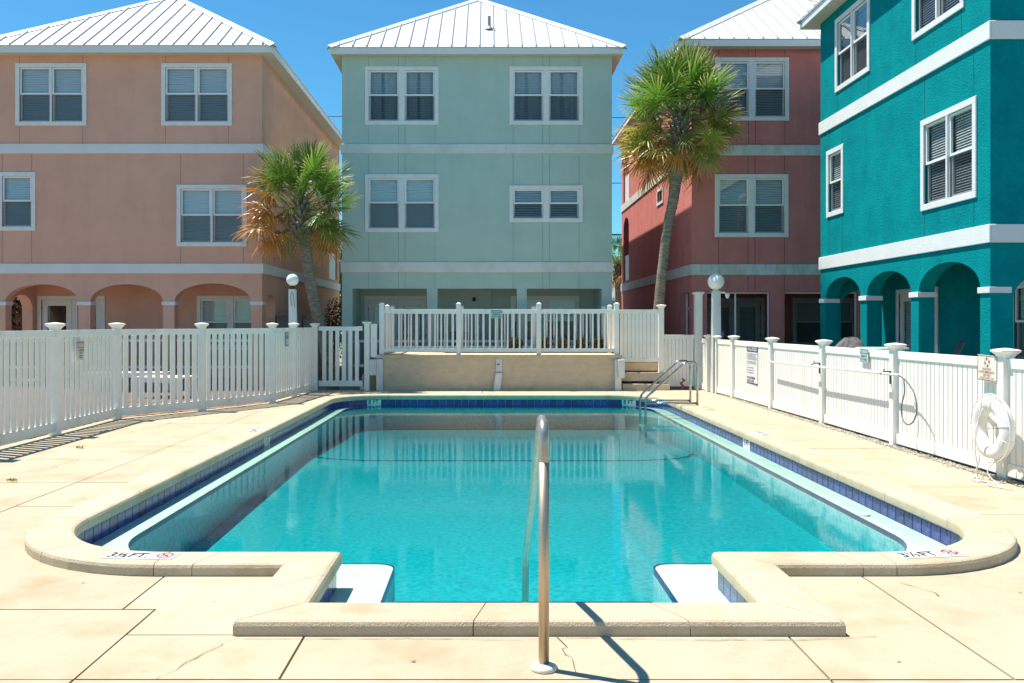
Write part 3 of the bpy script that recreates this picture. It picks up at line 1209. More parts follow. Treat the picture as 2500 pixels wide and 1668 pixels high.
    rz_ = zf1 + rise * (hw + e)
    roof = MB()
    A, Bq, C, Dq = (x0 - e, y0 - e, zf1), (x1 + e, y0 - e, zf1), (x1 + e, y1 + e, zf1), (x0 - e, y1 + e, zf1)
    r1, r2 = ((x0 + x1) / 2, y0 - e + hw + e, rz_), ((x0 + x1) / 2, y1 + e - hw - e, rz_)
    roof.face(A, Bq, r1).face(Bq, C, r2, r1).face(C, Dq, r2).face(Dq, A, r1, r2)
    roof.face(*[(p[0], p[1], zf1 - .012) for p in (A, Dq, C, Bq)])
    for p, q in ((A, Bq), (Bq, C), (C, Dq), (Dq, A)):
        roof.face((p[0], p[1], zf1 - .012), (q[0], q[1], zf1 - .012), q, p)
    ro = roof.build("roof", ROOF, h)
    fa = MB()
    t = .03
    fa.box(x0, y0, zf0 - .03, x1, y0 + t, zf1 - .014).box(x0, y1 - t, zf0 - .03, x1, y1, zf1 - .014)
    fa.box(x0, y0 + t, zf0 - .03, x0 + t, y1 - t, zf1 - .014).box(x1 - t, y0 + t, zf0 - .03, x1, y1 - t, zf1 - .014)
    fa.build("fascia", GUTTER, h, bevel=.005, seg=1)
    so = MB()
    # soffit boards with vent grooves
    so.face((x0 + t, y0 + t, zf0), (x1 - t, y0 + t, zf0), (x1 - t, y1 - t, zf0), (x0 + t, y1 - t, zf0))
    xx = x0 + .1
    while xx < x1 - .1:
        so.box(xx, y0 + t, zf0 - .010, xx + .085, 0, zf0 - .001)
        xx += .1
    yy = .05
    while yy < y1 - .1:
        so.box(W, yy, zf0 - .010, x1 - t, yy + .085, zf0 - .001).box(x0 + t, yy, zf0 - .010, 0, yy + .085, zf0 - .001)
        yy += .1
    so.build("soffit", SOFFIT, h)
    # hip caps and standing seams
    for p, q in ((A, r1), (Bq, r1)):
        P, Q = Vector(p), Vector(q)
        d = (Q - P)
        sidev = d.cross(Vector((0, 0, 1))).normalized()
        upv = sidev.cross(d).normalized()
        rings = []
        for c in (P - d * 0.002, Q):
            rings.append([tuple(c + sidev * a + upv * b) for a, b in ((-.11, -.035), (0, .055), (.11, -.035), (0, .0))])
        MB().loft(rings).build("hip_cap", ROOF, ro)
        rings = []
        for c in (P, Q):
            rings.append([tuple(c + sidev * a + upv * b) for a, b in ((-.14, -.06), (-.14, -.035), (.14, -.035), (.14, -.06))])
        MB().loft(rings).build("hip_flashing", SEAM, ro)
    if seams:
        sp = 0.372
        xx = x0 + .22
        while xx < x1 - .1:
            ln = min(xx - A[0], Bq[0] - xx)
            ze = zf1 + rise * ln
            if ln > .12:
                m = MB()
                w2, hh = .0125, .045
                a0 = (xx, A[1] - .004, zf1)
                b0 = (xx, A[1] + ln, ze)
                m.loft([[(xx - w2, a0[1], a0[2] + .001), (xx + w2, a0[1], a0[2] + .001), (xx + w2, a0[1], a0[2] + hh), (xx - w2, a0[1], a0[2] + hh)],
                        [(xx - w2, b0[1], b0[2] + .001), (xx + w2, b0[1], b0[2] + .001), (xx + w2, b0[1], b0[2] + hh), (xx - w2, b0[1], b0[2] + hh)]])
                m.build("seam", SEAM, ro)
            xx += sp
    return h


ARCH_CAPS = [(0.0, 0.31), (2.165, 2.47), (4.32, 4.61), (6.56, 6.84)]
ARCH_OPS = [(.31, 2.165, 2.13, .44), (2.47, 4.32, 2.13, .44), (4.61, 6.56, 2.13, .46)]
ARCH_GROUND = [('d', .32, 2.16, .09, 2.33), ('w', 4.66, 6.5, .85, 2.33)]
PEACH_WIN = [(.57, 2.38, 6.60, 8.19), (4.28, 6.08, 6.60, 8.19), (.13, 1.08, 3.93, 5.42, dict(cols=1, tilt=62)), (4.67, 6.46, 3.53, 5.10)]
TEAL_WIN = [(.89, 2.63, 6.62, 8.22, dict(tilt=58)), (4.40, 6.12, 6.64, 8.22, dict(tilt=58)), (.40, 1.33, 3.94, 5.43, dict(cols=1, tilt=55)), (4.72, 6.48, 3.54, 5.13, dict(tilt=55))]
peach = house("peach_house", "peach stucco three storey house with white hip roof and arched porch", (-12.55, 22.5), 0, 6.84, 11.8,
              PEACH, JOINT_P, BAND_W, 8.39, [(2.84, 3.095), (5.89, 6.14)], ARCH_OPS, 2.6, PEACH_WIN, 1.6, ARCH_GROUND,
              side_ops=[(.35, 1.4, .09, 1.95, .38), (9.6, 11.3, 3.2, 5.0, .5)], left_side_ops=[(.35, 1.4, .09, 1.95, .38)], caps=ARCH_CAPS)
teal = house("teal_house", "bright teal stucco house with white bands and arched porch, nearest the pool", (7.66, 20.29), R(-90), 6.84, 11.8,
             TEAL, JOINT_T, BAND_W, 8.45, [(2.80, 3.08), (5.89, 6.17)], ARCH_OPS, 2.6, TEAL_WIN, 1.6, ARCH_GROUND,
             side_ops=[(.35, 1.4, .09, 1.95, .38)], left_side_ops=[(.35, 1.4, .09, 1.95, .38)], caps=ARCH_CAPS)
WD = dict(wide=True)
mint = house("mint_house", "pale mint green stucco house with white hip roof in the middle", (-3.857, 23.6), 0, 7.2, 11.6,
             MINT, JOINT_M, BAND_M, 8.71, [(2.93, 3.21), (6.10, 6.355)], [(.277, 2.267, 2.50, 0), (2.547, 4.663, 2.50, 0), (4.927, 6.927, 2.50, 0)], 2.5,
             [(.611, 2.578, 6.87, 8.425, dict(wide=True, tilt=38, curtain=True)), (4.464, 6.424, 6.87, 8.425, dict(wide=True, tilt=45, curtain=True)),
              (.611, 2.578, 4.006, 5.55, dict(wide=True, tilt=66)), (4.464, 6.424, 4.27, 5.255, dict(wide=True, tilt=46))],
             1.6, [('d', .38, 2.25, .09, 2.36), ('w', 4.54, 6.49, .9, 2.36)], overhang=.27)
red = house("red_house", "brick red stucco house with white hip roof behind the taller palm", (5.30, 22.86), 0, 6.84, 11.85,
            RED, JOINT_R, BAND_R, 8.66, [(2.82, 3.10), (5.91, 6.18)], [(.39, 2.03, 2.39, 0), (2.40, 4.3, 2.39, 0), (4.7, 6.45, 2.39, 0)], 2.39,
            [(.594, 2.494, 3.80, 5.427, dict(wide=True, tilt=60)), (.60, 2.51, 6.81, 8.44, dict(wide=True, tilt=60))],
            2.3, [('d', .9, 2.6, .09, 2.30), ('w', 3.4, 5.2, .9, 2.3)],
            left_side_ops=[(.31, 1.2, .09, 2.39, 0), (10.1, 11.4, 3.2, 5.15, .45), (10.1, 11.4, 6.2, 8.2, 0)], left_windows=[(3.64, 4.6, 5.19, 5.7)])
# details that belong to single houses
vp = MB()
vp.lathe([(.13, 0), (.11, .03), (.05, .10), (.045, .11), (.045, .38), (.0, .38)], 12)
rf = [c for c in mint.children if c.name.startswith("roof")][0]
vy = 1.28
v_ = vp.build("vent_pipe", mat("vent_lead", (.30, .31, .32), rough=.5), rf, (3.93, vy - .27, 8.86 + .685 * (vy)), smooth=False)
for hs, xs_, y_ in ((peach, (4.05,), 1.6), (mint, (3.5,), 1.6)):
    m = MB().lathe([(.035, 0), (.05, .03), (.05, .09), (.02, .12), (0, .12)], 10)
    m.build("porch_light", BLACKM, hs, (xs_[0], y_ - .06, 2.2))
MB().tube([(4.0, 1.575, .1), (4.0, 1.575, 2.73)], .014, 8).build("conduit", MINT, mint)
# white framed screens in the openings of the red house and the balcony panels at its back
for a, b in ((.39, 2.03), (2.40, 4.3), (4.7, 6.45)):
    m = MB()
    m.box(a, .12, .09, a + .035, .16, 2.385).box(b - .035, .12, .09, b, .16, 2.385).box(a + .035, .12, 2.345, b - .035, .16, 2.385)
    if a < 1:
        m.box(1.14, .12, .09, 1.18, .16, 2.345)
    m.build("screen_frame", SASH, red)
    MB().face((a + .03, .14, .09), (b - .03, .14, .09), (b - .03, .14, 2.36), (a + .03, .14, 2.36)).build("insect_screen", SCREEN, red)
m = MB().box(.12, .32, .09, .16, .36, 2.385).box(.12, 1.15, .09, .16, 1.195, 2.385).box(.12, .36, 1.95, .16, 1.15, 2.0)
m.build("screen_frame", SASH, red)
for hs, z0 in ((red, 3.12), (red, 6.2)):
    box("balcony_rail", TRIM, hs, .06, 10.15, z0, .16, 11.35, z0 + 1.05)
box("balcony_rail", TRIM, peach, 6.84 - .16, 9.65, 3.12, 6.84 - .06, 11.25, 4.2)


# railing along a porch
def porch_rail(h, xa, xb, y, z0=.09):
    m = MB().box(xa, y - .03, 1.06, xb, y + .03, 1.13).box(xa, y - .025, .40, xb, y + .025, .47)
    m.build("porch_rail", WHITE, h, bevel=.006)
    me = cached(("bal",), lambda: MB().box(-.02, -.015, .47, .02, .015, 1.06).mesh("baluster"))
    k = xa + .16
    while k < xb - .05:
        link("baluster", me, WHITE, h, (k, y, 0))
        k += .21


for a, b in ((.277, 2.267), (2.547, 4.663), (4.927, 6.927)):
    porch_rail(mint, a + .005, b - .005, .14)
for a, b in ((.31, 2.165), (2.47, 4.32), (4.61, 6.56)):
    m = MB().box(a + .004, .10, 1.10, b - .004, .16, 1.17).box(a + .004, .10, .42, b - .004, .16, .49)
    m.build("porch_rail", WHITE, peach, bevel=.006)


# ------------------------------------------------------------------ raised platform, steps
plat = thing("raised_platform", "tan stucco raised platform wall behind the far end of the pool", "wall", (0.3, 20.75, 0))


def pb(name, m, x0, y0, z0, x1, y1, z1, bevel=0.0):
    return box(name, m, plat, x0 - .3, y0 - 20.75, z0, x1 - .3, y1 - 20.75, z1, bevel)


pb("wall", RETW, -2.54, 20.75, -.06, 3.12, 23.4, .755)
pb("cap_slab", RETW, -2.60, 20.70, .757, 3.18, 23.4, .835, .012)
for (x, zt, dx, w_) in ((-2.50, .74, 0, .15), (0.29, .42, -.05, .16), (3.07, .74, 0.0, .15)):
    m = MB()
    m.loft([[(x - w_ / 2 + dx - .3, -.12, 0), (x + w_ / 2 + dx - .3, -.12, 0), (x + w_ / 2 + dx - .3, -.003, 0), (x - w_ / 2 + dx - .3, -.003, 0)],
            [(x - w_ / 2 - .3, -.10, zt), (x + w_ / 2 - .3, -.10, zt), (x + w_ / 2 - .3, -.003, zt), (x - w_ / 2 - .3, -.003, zt)]])
    m.build("timber_stake", OLDWOOD, plat, bevel=.008)
pb("timber_stake", OLDWOOD, .22, 20.715, .43, .36, 20.747, .75, .006)
pb("bracket_block", OLDWOOD, -2.74, 20.63, .36, -2.58, 20.74, .73, .01)
pb("bracket_block", OLDWOOD, 3.06, 20.56, .30, 3.22, 20.64, .73, .02)
# stray dark bolt
MB().lathe([(.0, 0), (.03, 0), (.03, .02), (0, .02)], 10).build("bolt", BLACKM, plat, (-.02, -.045, .60))

st = thing("concrete_steps", "worn tan concrete steps under the raised gate", "steps", (3.7, 20.85, 0))
for k, (y, z) in enumerate(((20.75, .145), (21.0, .40), (21.28, .63))):
    box("step", STEPM, st, 3.19 - 3.7, y - 20.85, -.05 if k == 0 else z - .2, 4.30 - 3.7 if k < 2 else 4.12 - 3.7, 21.7 - 20.85, z, .01)
box("step_edge_tile", mat("chipped_white", (.62, .61, .56), (.4, .37, .3), 12, rough=.8), st, 3.2 - 3.7, 21.25 - 20.85, .635, 4.10 - 3.7, 21.38 - 20.85, .68, .006)


# ------------------------------------------------------------------ fences
def cap_mesh(style, hw):
    if style == "flat":     # flared moulded cap
        return MB().lathe([(hw + .002, -.03), (hw + .012, -.01), (hw + .034, .012), (hw + .042, .02), (hw + .042, .033), (hw + .02, .043), (.012, .056)], square=True).mesh("post_cap")
    return MB().lathe([(hw + .006, -.03), (hw + .006, .0), (hw + .004, .008), (.012, .038)], square=True).mesh("post_cap")


def fence_root(name, label, cat, p):
    return thing(name, label, cat, (p[0], p[1], 0))


def post(root, p, z0, z1, hw=.056, style="flat", rz=0.0):
    me = cached(("post", hw, round(z1 - z0, 3)), lambda: MB().box(-hw, -hw, 0, hw, hw, z1 - z0).mesh("post"))
    o = link("post", me, WHITE, root, (p[0] - root.location.x, p[1] - root.location.y, z0), rz, bevel=.006)
    ce = cached(("cap", style, hw), lambda: cap_mesh(style, hw))
    link("post_cap", ce, WHITE, o, (0, 0, z1 - z0), 0)
    return o


def section(root, a, b, zb, zt, pw, pitch, hw=.056, rail_h=(.10, .13), rail_t=.045, pt=.018, bb=0.04, side=0.0, rh_extra=0):
    """Rails and pickets between two posts; returns nothing."""
    A, Bv = Vector((a[0], a[1], 0)), Vector((b[0], b[1], 0))
    d = (Bv - A)
    Ln = d.length
    d.normalize()
    ang = math.atan2(d.y, d.x)
    A = A + d * (hw - .002)
    ln = Ln - 2 * hw + .004
    base = A - Vector((root.location.x, root.location.y, 0))
    for (z0, z1) in ((zb, zb + rail_h[1]), (zt - rail_h[0], zt)):
        me = cached(("rail", round(ln, 3), round(z1 - z0, 3), rail_t), lambda: MB().box(0, -rail_t / 2, 0, ln, rail_t / 2, z1 - z0).mesh("rail"))
        link("rail", me, WHITE, root, (base.x, base.y, z0), ang, bevel=.005)
    n = max(1, int((ln) / pitch))
    p0 = (ln - (n - 1) * pitch) / 2
    z0, z1 = zb + rail_h[1] - .01, zt - rail_h[0] + .01
    me = cached(("picket", pw, pt, round(z1 - z0, 3)), lambda: MB().box(-pw / 2, -pt / 2, 0, pw / 2, pt / 2, z1 - z0).mesh("picket"))
    for k in range(n):
        q = base + d * (p0 + k * pitch)
        link("picket", me, WHITE, root, (q.x - d.y * side, q.y + d.x * side, z0), ang + random.uniform(-.015, .015))


LP = [(-6.06, 10.36), (-6.06, 12.43), (-6.06, 14.5), (-5.12, 15.9), (-4.24, 17.5), (-4.12, 18.9), (-4.0, 20.6)]
lf = fence_root("picket_fence", "white vinyl picket fence with wide gaps along the peach house side", "fence", LP[0])
for p in LP:
    post(lf, p, 0, 1.53, .060)
for a, b in zip(LP, LP[1:]):
    section(lf, a, b, .05, 1.475, .093, .152, .06, rail_h=(.10, .135), pt=.022)
lg_ = fence_root("pool_gate", "white picket gate left of the tan platform wall, open under its bottom rail", "gate", (-3.9, 20.72))
section(lg_, (-3.98, 20.72), (-2.86, 20.72), .10, 1.50, .092, .153, .05)
post(lg_, (-2.80, 20.72), 0, 1.57, .06)
box("gate_board", WHITE, lg_, -2.715 + 3.9, 20.70 - 20.72, .78, -2.565 + 3.9, 20.72 - 20.72, 1.56, .004)
box("latch", mat("latch_tan", (.62, .52, .34), rough=.6), lg_, -2.96 + 3.9, -.03, .02, -2.86 + 3.9, .03, .10, .01)

RP = [(5.27, 6.6), (5.27, 8.98), (5.27, 11.4), (5.27, 13.82), (5.24, 16.22), (5.20, 18.6), (5.16, 19.78)]
rf_ = fence_root("privacy_fence", "white closed-board vinyl fence in full sun before the teal house", "fence", RP[0])
for p in RP[:-1]:
    post(rf_, p, 0, 1.265, .060)
post(rf_, RP[-1], 0, 1.25, .04)
for a, b in zip(RP, RP[1:]):
    section(rf_, a, b, .03, 1.215, .0835, .1005, .06, pt=.014)
post(rf_, (5.10, 20.32), 0, 1.26, .055)
section(rf_, (5.10, 20.32), (5.08, 20.85), .03, 1.215, .087, .1005, .05, pt=.014)

bf = fence_root("board_fence", "short white board fence with dark gaps beside the raised gate", "fence", (4.18, 21.2))
post(bf, (5.07, 21.2), 0, 2.28, .085)
section(bf, (4.19, 21.25), (5.05, 21.25), .06, 1.30, .080, .088, .06, rail_h=(.09, .11))
gt = fence_root("raised_gate", "white board gate standing on top of the tan concrete steps", "gate", (3.6, 20.95))
post(gt, (4.17, 21.15), .0, 1.97, .062)
section(gt, (3.12, 21.1), (4.15, 21.1), .66, 1.90, .083, .0915, .05, rail_h=(.085, .09))

# railing round the platform
pr = fence_root("platform_railing", "white baluster railing standing on the tan raised platform", "railing", (0.3, 20.85))
FX = [-2.47, -.66, 1.23, 3.06]
for x in FX:
    post(pr, (x, 20.83), .837, 2.03, .054, "pyramid")
for a, b in zip(FX, FX[1:]):
    section(pr, (a, 20.83), (b, 20.83), .90, 1.905, .036, .1415, .054, rail_h=(.085, .085), pt=.036, rail_t=.05)
for x in (-2.47, 3.06):
    for y in (22.0, 23.15):
        post(pr, (x, y), .837, 2.0, .054, "pyramid")
    section(pr, (x, 20.83), (x, 22.0), .90, 1.905, .036, .1415, .054, rail_h=(.085, .085), pt=.036, rail_t=.05)
    section(pr, (x, 22.0), (x, 23.15), .90, 1.905, .036, .1415, .054, rail_h=(.085, .085), pt=.036, rail_t=.05)
for x in (-.66, 1.23):
    post(pr, (x, 23.15), .837, 2.0, .054, "pyramid")
for a, b in zip(FX, FX[1:]):
    section(pr, (a, 23.15), (b, 23.15), .90, 1.905, .036, .19, .054, rail_h=(.085, .085), pt=.036, rail_t=.05)


# ------------------------------------------------------------------ signs
def sign(name, label, loc, rz, w_, h_, m=SIGNW, tilt=0.0):
    o = box(name, m, None, -w_ / 2, 0.0, -h_ / 2, w_ / 2, 0.004, h_ / 2)
    o.location = loc
    o.rotation_euler = (0, tilt, rz)
    return tag(o, label, "sign")


def panel(parent, m, x0, z0, x1, z1, y=-.002, name="colour_field"):
    return MB().face((x0, y, z0), (x1, y, z0), (x1, y, z1), (x0, y, z1)).build(name, m, parent)


RZ = R(-90)
s = sign("pool_rules_sign", "tall white pool rules sign with navy header on the sunny fence", (5.21, 17.35, .765), RZ, .70, .78)
panel(s, INKB, -.345, .245, .345, .385)
lettering("POOL RULES", .58, .095, SIGNW, s, 0, .315)
panel(s, INKB, -.345, -.385, .345, -.36)
for (x0, z0, x1, z1) in ((-.35, -.39, -.343, .39), (.343, -.39, .35, .39)):
    panel(s, INKB, x0, z0, x1, z1)
rules = [("NO FOOD OR BEVERAGES IN THE POOL OR ON THE", .62), ("POOL WET DECK. COMMERCIALLY BOTTLED", .54), ("WATER IN PLASTIC BOTTLES IS ALLOWED ON THE", .62),
         ("POOL WET DECK FOR POOL PATRON HYDRATION", .62), None, ("NO GLASS OR ANIMALS IN THE FENCED", .56), ("POOL AREA (OR 50 FEET FROM UNFENCED", .60), ("POOL)", .08),
         None, ("BATHING LOAD: 17 PERSONS", .40), None, ("POOL HOURS: DAWN TO DUSK", .42), None, ("SHOWER BEFORE ENTERING", .40)]
z = .205
for r_ in rules:
    if r_:
        lettering(r_[0], r_[1], .021, INKB, s, -.325 + r_[1] / 2, z)
        z -= .034
    else:
        z -= .016
lettering("POOL MAXIMUM", .50, .05, INKB, s, -.325 + .25, -.262)
lettering("DEPTH: 8 FEET.", .46, .05, INKB, s, -.325 + .23, -.327)


def clean_sign(loc, rz, label, k, tilt=0):
    s = sign("clean_up_sign", label, loc, rz, .27 * k, .19 * k, mat("sign_pale_teal", (.50, .62, .62), rough=.5), tilt)
    panel(s, INKT, -.13 * k, .025 * k, .13 * k, .09 * k)
    lettering("BE CONSIDERATE", .235 * k, .04 * k, SIGNW, s, 0, .057 * k)
    lettering("CLEAN UP", .19 * k, .034 * k, INK, s, 0, -.006 * k)
    lettering("AFTER YOURSELF", .235 * k, .026 * k, INK, s, 0, -.05 * k)
    panel(s, INKT, -.125 * k, -.083 * k, .125 * k, -.077 * k)


clean_sign((5.228, 12.26, 1.125), RZ, "small green and white clean up sign on the sunny board fence", 1.0, R(2))
clean_sign((0.232, 20.79, 1.79), 0, "small green and white clean up sign on the platform railing", 1.0)
s = sign("ring_buoy_sign", "square white sign with red lettering above the ring buoy", (5.205, 9.20, 1.105), RZ, .36, .27, mat("sign_cream", (.74, .74, .64), rough=.5), R(1.5))
for (x0, z0, x1, z1) in ((-.176, .122, .176, .128), (-.176, -.128, .176, -.122), (-.176, -.122, -.170, .122), (.170, -.122, .176, .122)):
    panel(s, INKR, x0, z0, x1, z1)
rg = MB()
for k in range(24):
    a, b = 2 * PI * k / 24, 2 * PI * (k + 1) / 24
    for r0, r1 in ((.047, .050), (.026, .029)) if k % 6 > 1 else ((.026, .050),):
        rg.face((r0 * math.cos(a), -.003, .062 + r0 * math.sin(a)), (r1 * math.cos(a), -.003, .062 + r1 * math.sin(a)),
                (r1 * math.cos(b), -.003, .062 + r1 * math.sin(b)), (r0 * math.cos(b), -.003, .062 + r0 * math.sin(b)))
rg.build("ring_symbol", INKR, s)
for t, w_, z in (("RING BUOY", .16, -.008), ("IS FOR EMERGENCY", .28, -.040), ("USE ONLY", .14, -.071), ("IT IS NOT A POOL TOY", .26, -.103)):
    lettering(t, w_, .021, INKR, s, 0, z)
d_ = Vector((0, 2.07, 0)).normalized()
s = sign("warning_sign", "white no lifeguard warning sign with red header on the left picket fence", (-5.995, 13.07, 1.17), R(90), .235, .285, mat("sign_warm", (.66, .66, .56), rough=.5), R(-1.5))
panel(s, INKR, -.105, .035, .105, .13)
panel(s, mat("ink_pink", (.62, .38, .34), rough=.5), -.098, .045, .098, .12, -.003)
lettering("WARNING", .18, .06, SIGNW, s, 0, .082, -.006)
for t, w_, h_, z in (("NO LIFEGUARD", .18, .026, .005), ("ON DUTY", .11, .026, -.035), ("SWIM AT YOUR", .12, .02, -.075), ("OWN RISK", .08, .02, -.105)):
    lettering(t, w_, h_, INK, s, 0, z)
ang = math.atan2(1.4, .12)
s = sign("notice_plate", "narrow grey notice plate with blue square near the globe lamp", (-4.135, 18.35, 1.245), ang, .20, .30, mat("plate_grey", (.36, .36, .33), rough=.5))
panel(s, SIGNW, -.075, -.11, .075, .10)
panel(s, INKBL, -.065, .01, .065, .085, -.003)
for z, w_ in ((-.015, .11), (-.045, .09), (-.075, .10)):
    panel(s, mat("ink_grey", (.3, .3, .3), rough=.6), -w_ / 2, z - .008, w_ / 2, z + .004, -.003)
panel(s, SIGNW, -.03, .03, .03, .036, -.004)
panel(s, SIGNW, -.03, .055, .03, .061, -.004)


# ------------------------------------------------------------------ pool hardware
def bend(points, r, n=8):
    """Round the corners of a polyline with fillets of radius r."""
    P = [Vector(p) for p in points]
    out = [P[0]]
    for a, b, c in zip(P, P[1:], P[2:]):
        u, v = (a - b).normalized(), (c - b).normalized()
        th = u.angle(v)
        t = min(r / math.tan(th / 2), (a - b).length * .49, (c - b).length * .49)
        rr = t * math.tan(th / 2)
        ctr = b + (u + v).normalized() * (rr / math.sin(th / 2))
        p0, p1 = b + u * t, b + v * t
        e0, e1 = p0 - ctr, p1 - ctr
        w_ = e0.angle(e1)
        for k in range(n + 1):
            s_ = k / n
            out.append(ctr + (e0 * math.sin((1 - s_) * w_) + e1 * math.sin(s_ * w_)) / math.sin(w_))
    out.append(P[-1])
    return out


hr = thing("handrail", "single bent stainless steel handrail at the pool entry steps", "handrail", (.26, 4.02, 0))
path = bend([(0, 0, .0), (0, 0, 1.10), (0, .14, 1.125), (0, 1.92, -.02), (0, 1.94, -.88)], .10, 10)
MB().tube(path, .0235, 18).build("rail_tube", STEELH, hr, smooth=True)
MB().tube([(0, 0, .005), (0, 0, .94)], .0242, 18).build("rail_sleeve", STEELB, hr, smooth=True)
MB().lathe([(.0, 0), (.062, 0), (.064, .008), (.052, .022), (.028, .028), (.0, .028)], 24).build("escutcheon", mat("plastic_cream", (.72, .66, .52), rough=.5), hr, (0, 0, .001), smooth=True)

ld = thing("pool_ladder", "stainless steel grab rail ladder at the far right of the pool", "ladder", (3.86, 16.2, 0))
for y in (0, .56):
    p = bend([(0, y, 0), (0, y, .86), (-.22, y, .86), (-.95, y, .20), (-.95, y, -1.05)], .17, 8)
    MB().tube(p, .0215, 12).build("side_rail", STEEL, ld, smooth=True)
    MB().tube([(-.94, y, .11), (0, y, .11)], .02, 10).build("cross_bar", STEEL, ld, smooth=True)
    MB().lathe([(0, 0), (.05, 0), (.05, .008), (.03, .015), (0, .015)], 14).build("flange", STEEL, ld, (0, y, .001), smooth=True)
for z in (-.35, -.65, -.95):
    box("tread", SIGNW, ld, -.99, .02, z - .015, -.90, .54, z + .015, .005)

pl = thing("reaching_pole", "long white rescue pole hung along the sunny board fence", "pole", (5.1, 13.5, .9))
MB().tube([(0, -2.55, .03), (0, 2.5, -.02)], .0165, 12).build("shaft", WHITE, pl, smooth=True)
for y in (-2.1, .32):
    m = MB()
    m.tube([(.105, y, .05), (.02, y, .05), (-.03, y, .02)], .010, 8)
    m.tube([(.10, y, .06), (.10, y, -.11)], .012, 8)
    m.tube([(.02, y, .05), (.0, y - .05, .055), (-.01, y - .07, .09)], .008, 8)
    m.build("hook", HOOKG, pl)
lp_ = [(0, -2.52, .03), (-.01, -2.75, -.02), (-.02, -3.0, -.17), (-.03, -3.07, -.37), (-.03, -2.98, -.50), (-.02, -2.82, -.55), (-.01, -2.68, -.50), (0, -2.62, -.36), (.02, -2.66, -.18), (.05, -2.58, -.02)]


def smooth_path(pts, m=6):
    P = [Vector(p) for p in pts]
    out = []
    for k in range(len(P) - 1):
        p0, p1, p2, p3 = P[max(k - 1, 0)], P[k], P[k + 1], P[min(k + 2, len(P) - 1)]
        for q in range(m):
            t = q / m
            out.append(0.5 * ((2 * p1) + (-p0 + p2) * t + (2 * p0 - 5 * p1 + 4 * p2 - p3) * t * t + (-p0 + 3 * p1 - 3 * p2 + p3) * t ** 3))
    out.append(P[-1])
    return out


MB().tube(smooth_path(lp_), .0085, 8).build("hook_loop", CABLE, pl, smooth=True)

rb = thing("ring_buoy", "white ring buoy with rope hanging on the fence post", "ring buoy", (5.07, 8.86, .52))
tor = MB()
R0, r0 = .245, .082
rings = []
for k in range(48):
    a = 2 * PI * k / 48
    c, s_ = math.cos(a), math.sin(a)
    rings.append([(r0 * .8 * math.sin(t), (R0 + r0 * math.cos(t)) * c, (R0 + r0 * math.cos(t)) * s_) for t in (2 * PI * q / 18 for q in range(18))])
rings.append(rings[0])
tor.loft(rings, caps=False).build("ring", BUOY, rb, smooth=True)
for a in (R(100), R(165), R(205), R(320)):
    m = MB()
    rr = []
    for da in (-.11, .11):
        c, s_ = math.cos(a + da), math.sin(a + da)
        rr.append([((r0 * .8 + .006) * math.sin(t), (R0 + (r0 + .006) * math.cos(t)) * c, (R0 + (r0 + .006) * math.cos(t)) * s_) for t in (2 * PI * q / 18 for q in range(18))])
    m.loft(rr).build("strap", SIGNW, rb, smooth=False)
gr = []
for k in range(65):
    a = 2 * PI * k / 64
    bulge = .012 * abs(math.sin(2 * a + .6))
    gr.append((-.03, (R0 + r0 + .012 + bulge) * math.cos(a), (R0 + r0 + .012 + bulge) * math.sin(a)))
MB().tube(gr, .006, 6).build("grab_line", ROPE, rb, smooth=True)
lettering("USCG APPROVED", .11, .014, INK, rb, 0, 0)
o = rb.children[-1]
o.rotation_euler = (0, R(35), R(-90))
o.location = (-.073, .15, .19)
rp = thing("rope_coil", "thin white rescue rope trailing from the ring buoy to the deck", "rope", (5.0, 8.9, 0))
for pts in ([(-.03, -.02, .80), (-.06, .0, .55), (-.07, .03, .32), (-.05, .02, .12), (-.04, .05, .02), (-.10, -.1, .008), (-.03, -.35, .008), (-.12, -.5, .010)],
            [(-.03, -.04, .72), (-.07, .03, .45), (-.05, -.02, .25), (-.06, .02, .1), (-.02, .08, .02), (-.12, .0, .012), (-.16, -.2, .010)],
            [(-.06, .0, .28), (-.06, -.12, .24), (-.02, -.22, .22), (-.05, -.16, .12), (-.04, -.2, .05), (-.02, -.28, .008), (-.1, -.45, .009)],
            [(.0, .1, .008), (-.1, .04, .012), (-.14, -.1, .016), (-.08, -.22, .012), (-.15, -.38, .012), (-.06, -.6, .010)]):
    MB().tube(smooth_path(pts), .0065, 6).build("strand", ROPE, rp, smooth=True)


# ------------------------------------------------------------------ lamps
def lamp(name, label, x, y, h, hw, gr_, lean=0.0, collar=True, flood=False):
    t = thing(name, label, "lamp post", (x, y, 0), 0, "globe lamp posts")
    m = MB()
    m.loft([[(-hw, -hw, 0), (hw, -hw, 0), (hw, hw, 0), (-hw, hw, 0)], [(-hw * .82 + lean, -hw * .82, h), (hw * .82 + lean, -hw * .82, h), (hw * .82 + lean, hw * .82, h), (-hw * .82 + lean, hw * .82, h)]])
    m.build("post", OLDWOOD, t, bevel=.012)
    cz = h + (.07 if collar else .02)
    MB().lathe([(0, h), (gr_ * .3, h), (gr_ * .34, cz + .02), (0, cz + .02)], 16).build("collar", BLACKM if collar else GUTTER, t, (lean, 0, 0))
    n = 20
    prof = [(max(.001, gr_ * math.sin(PI * k / n)), cz + gr_ - gr_ * math.cos(PI * k / n)) for k in range(n + 1)]
    MB().lathe(prof, 28).build("globe", GLOBE, t, (lean, 0, 0), smooth=True)
    return t


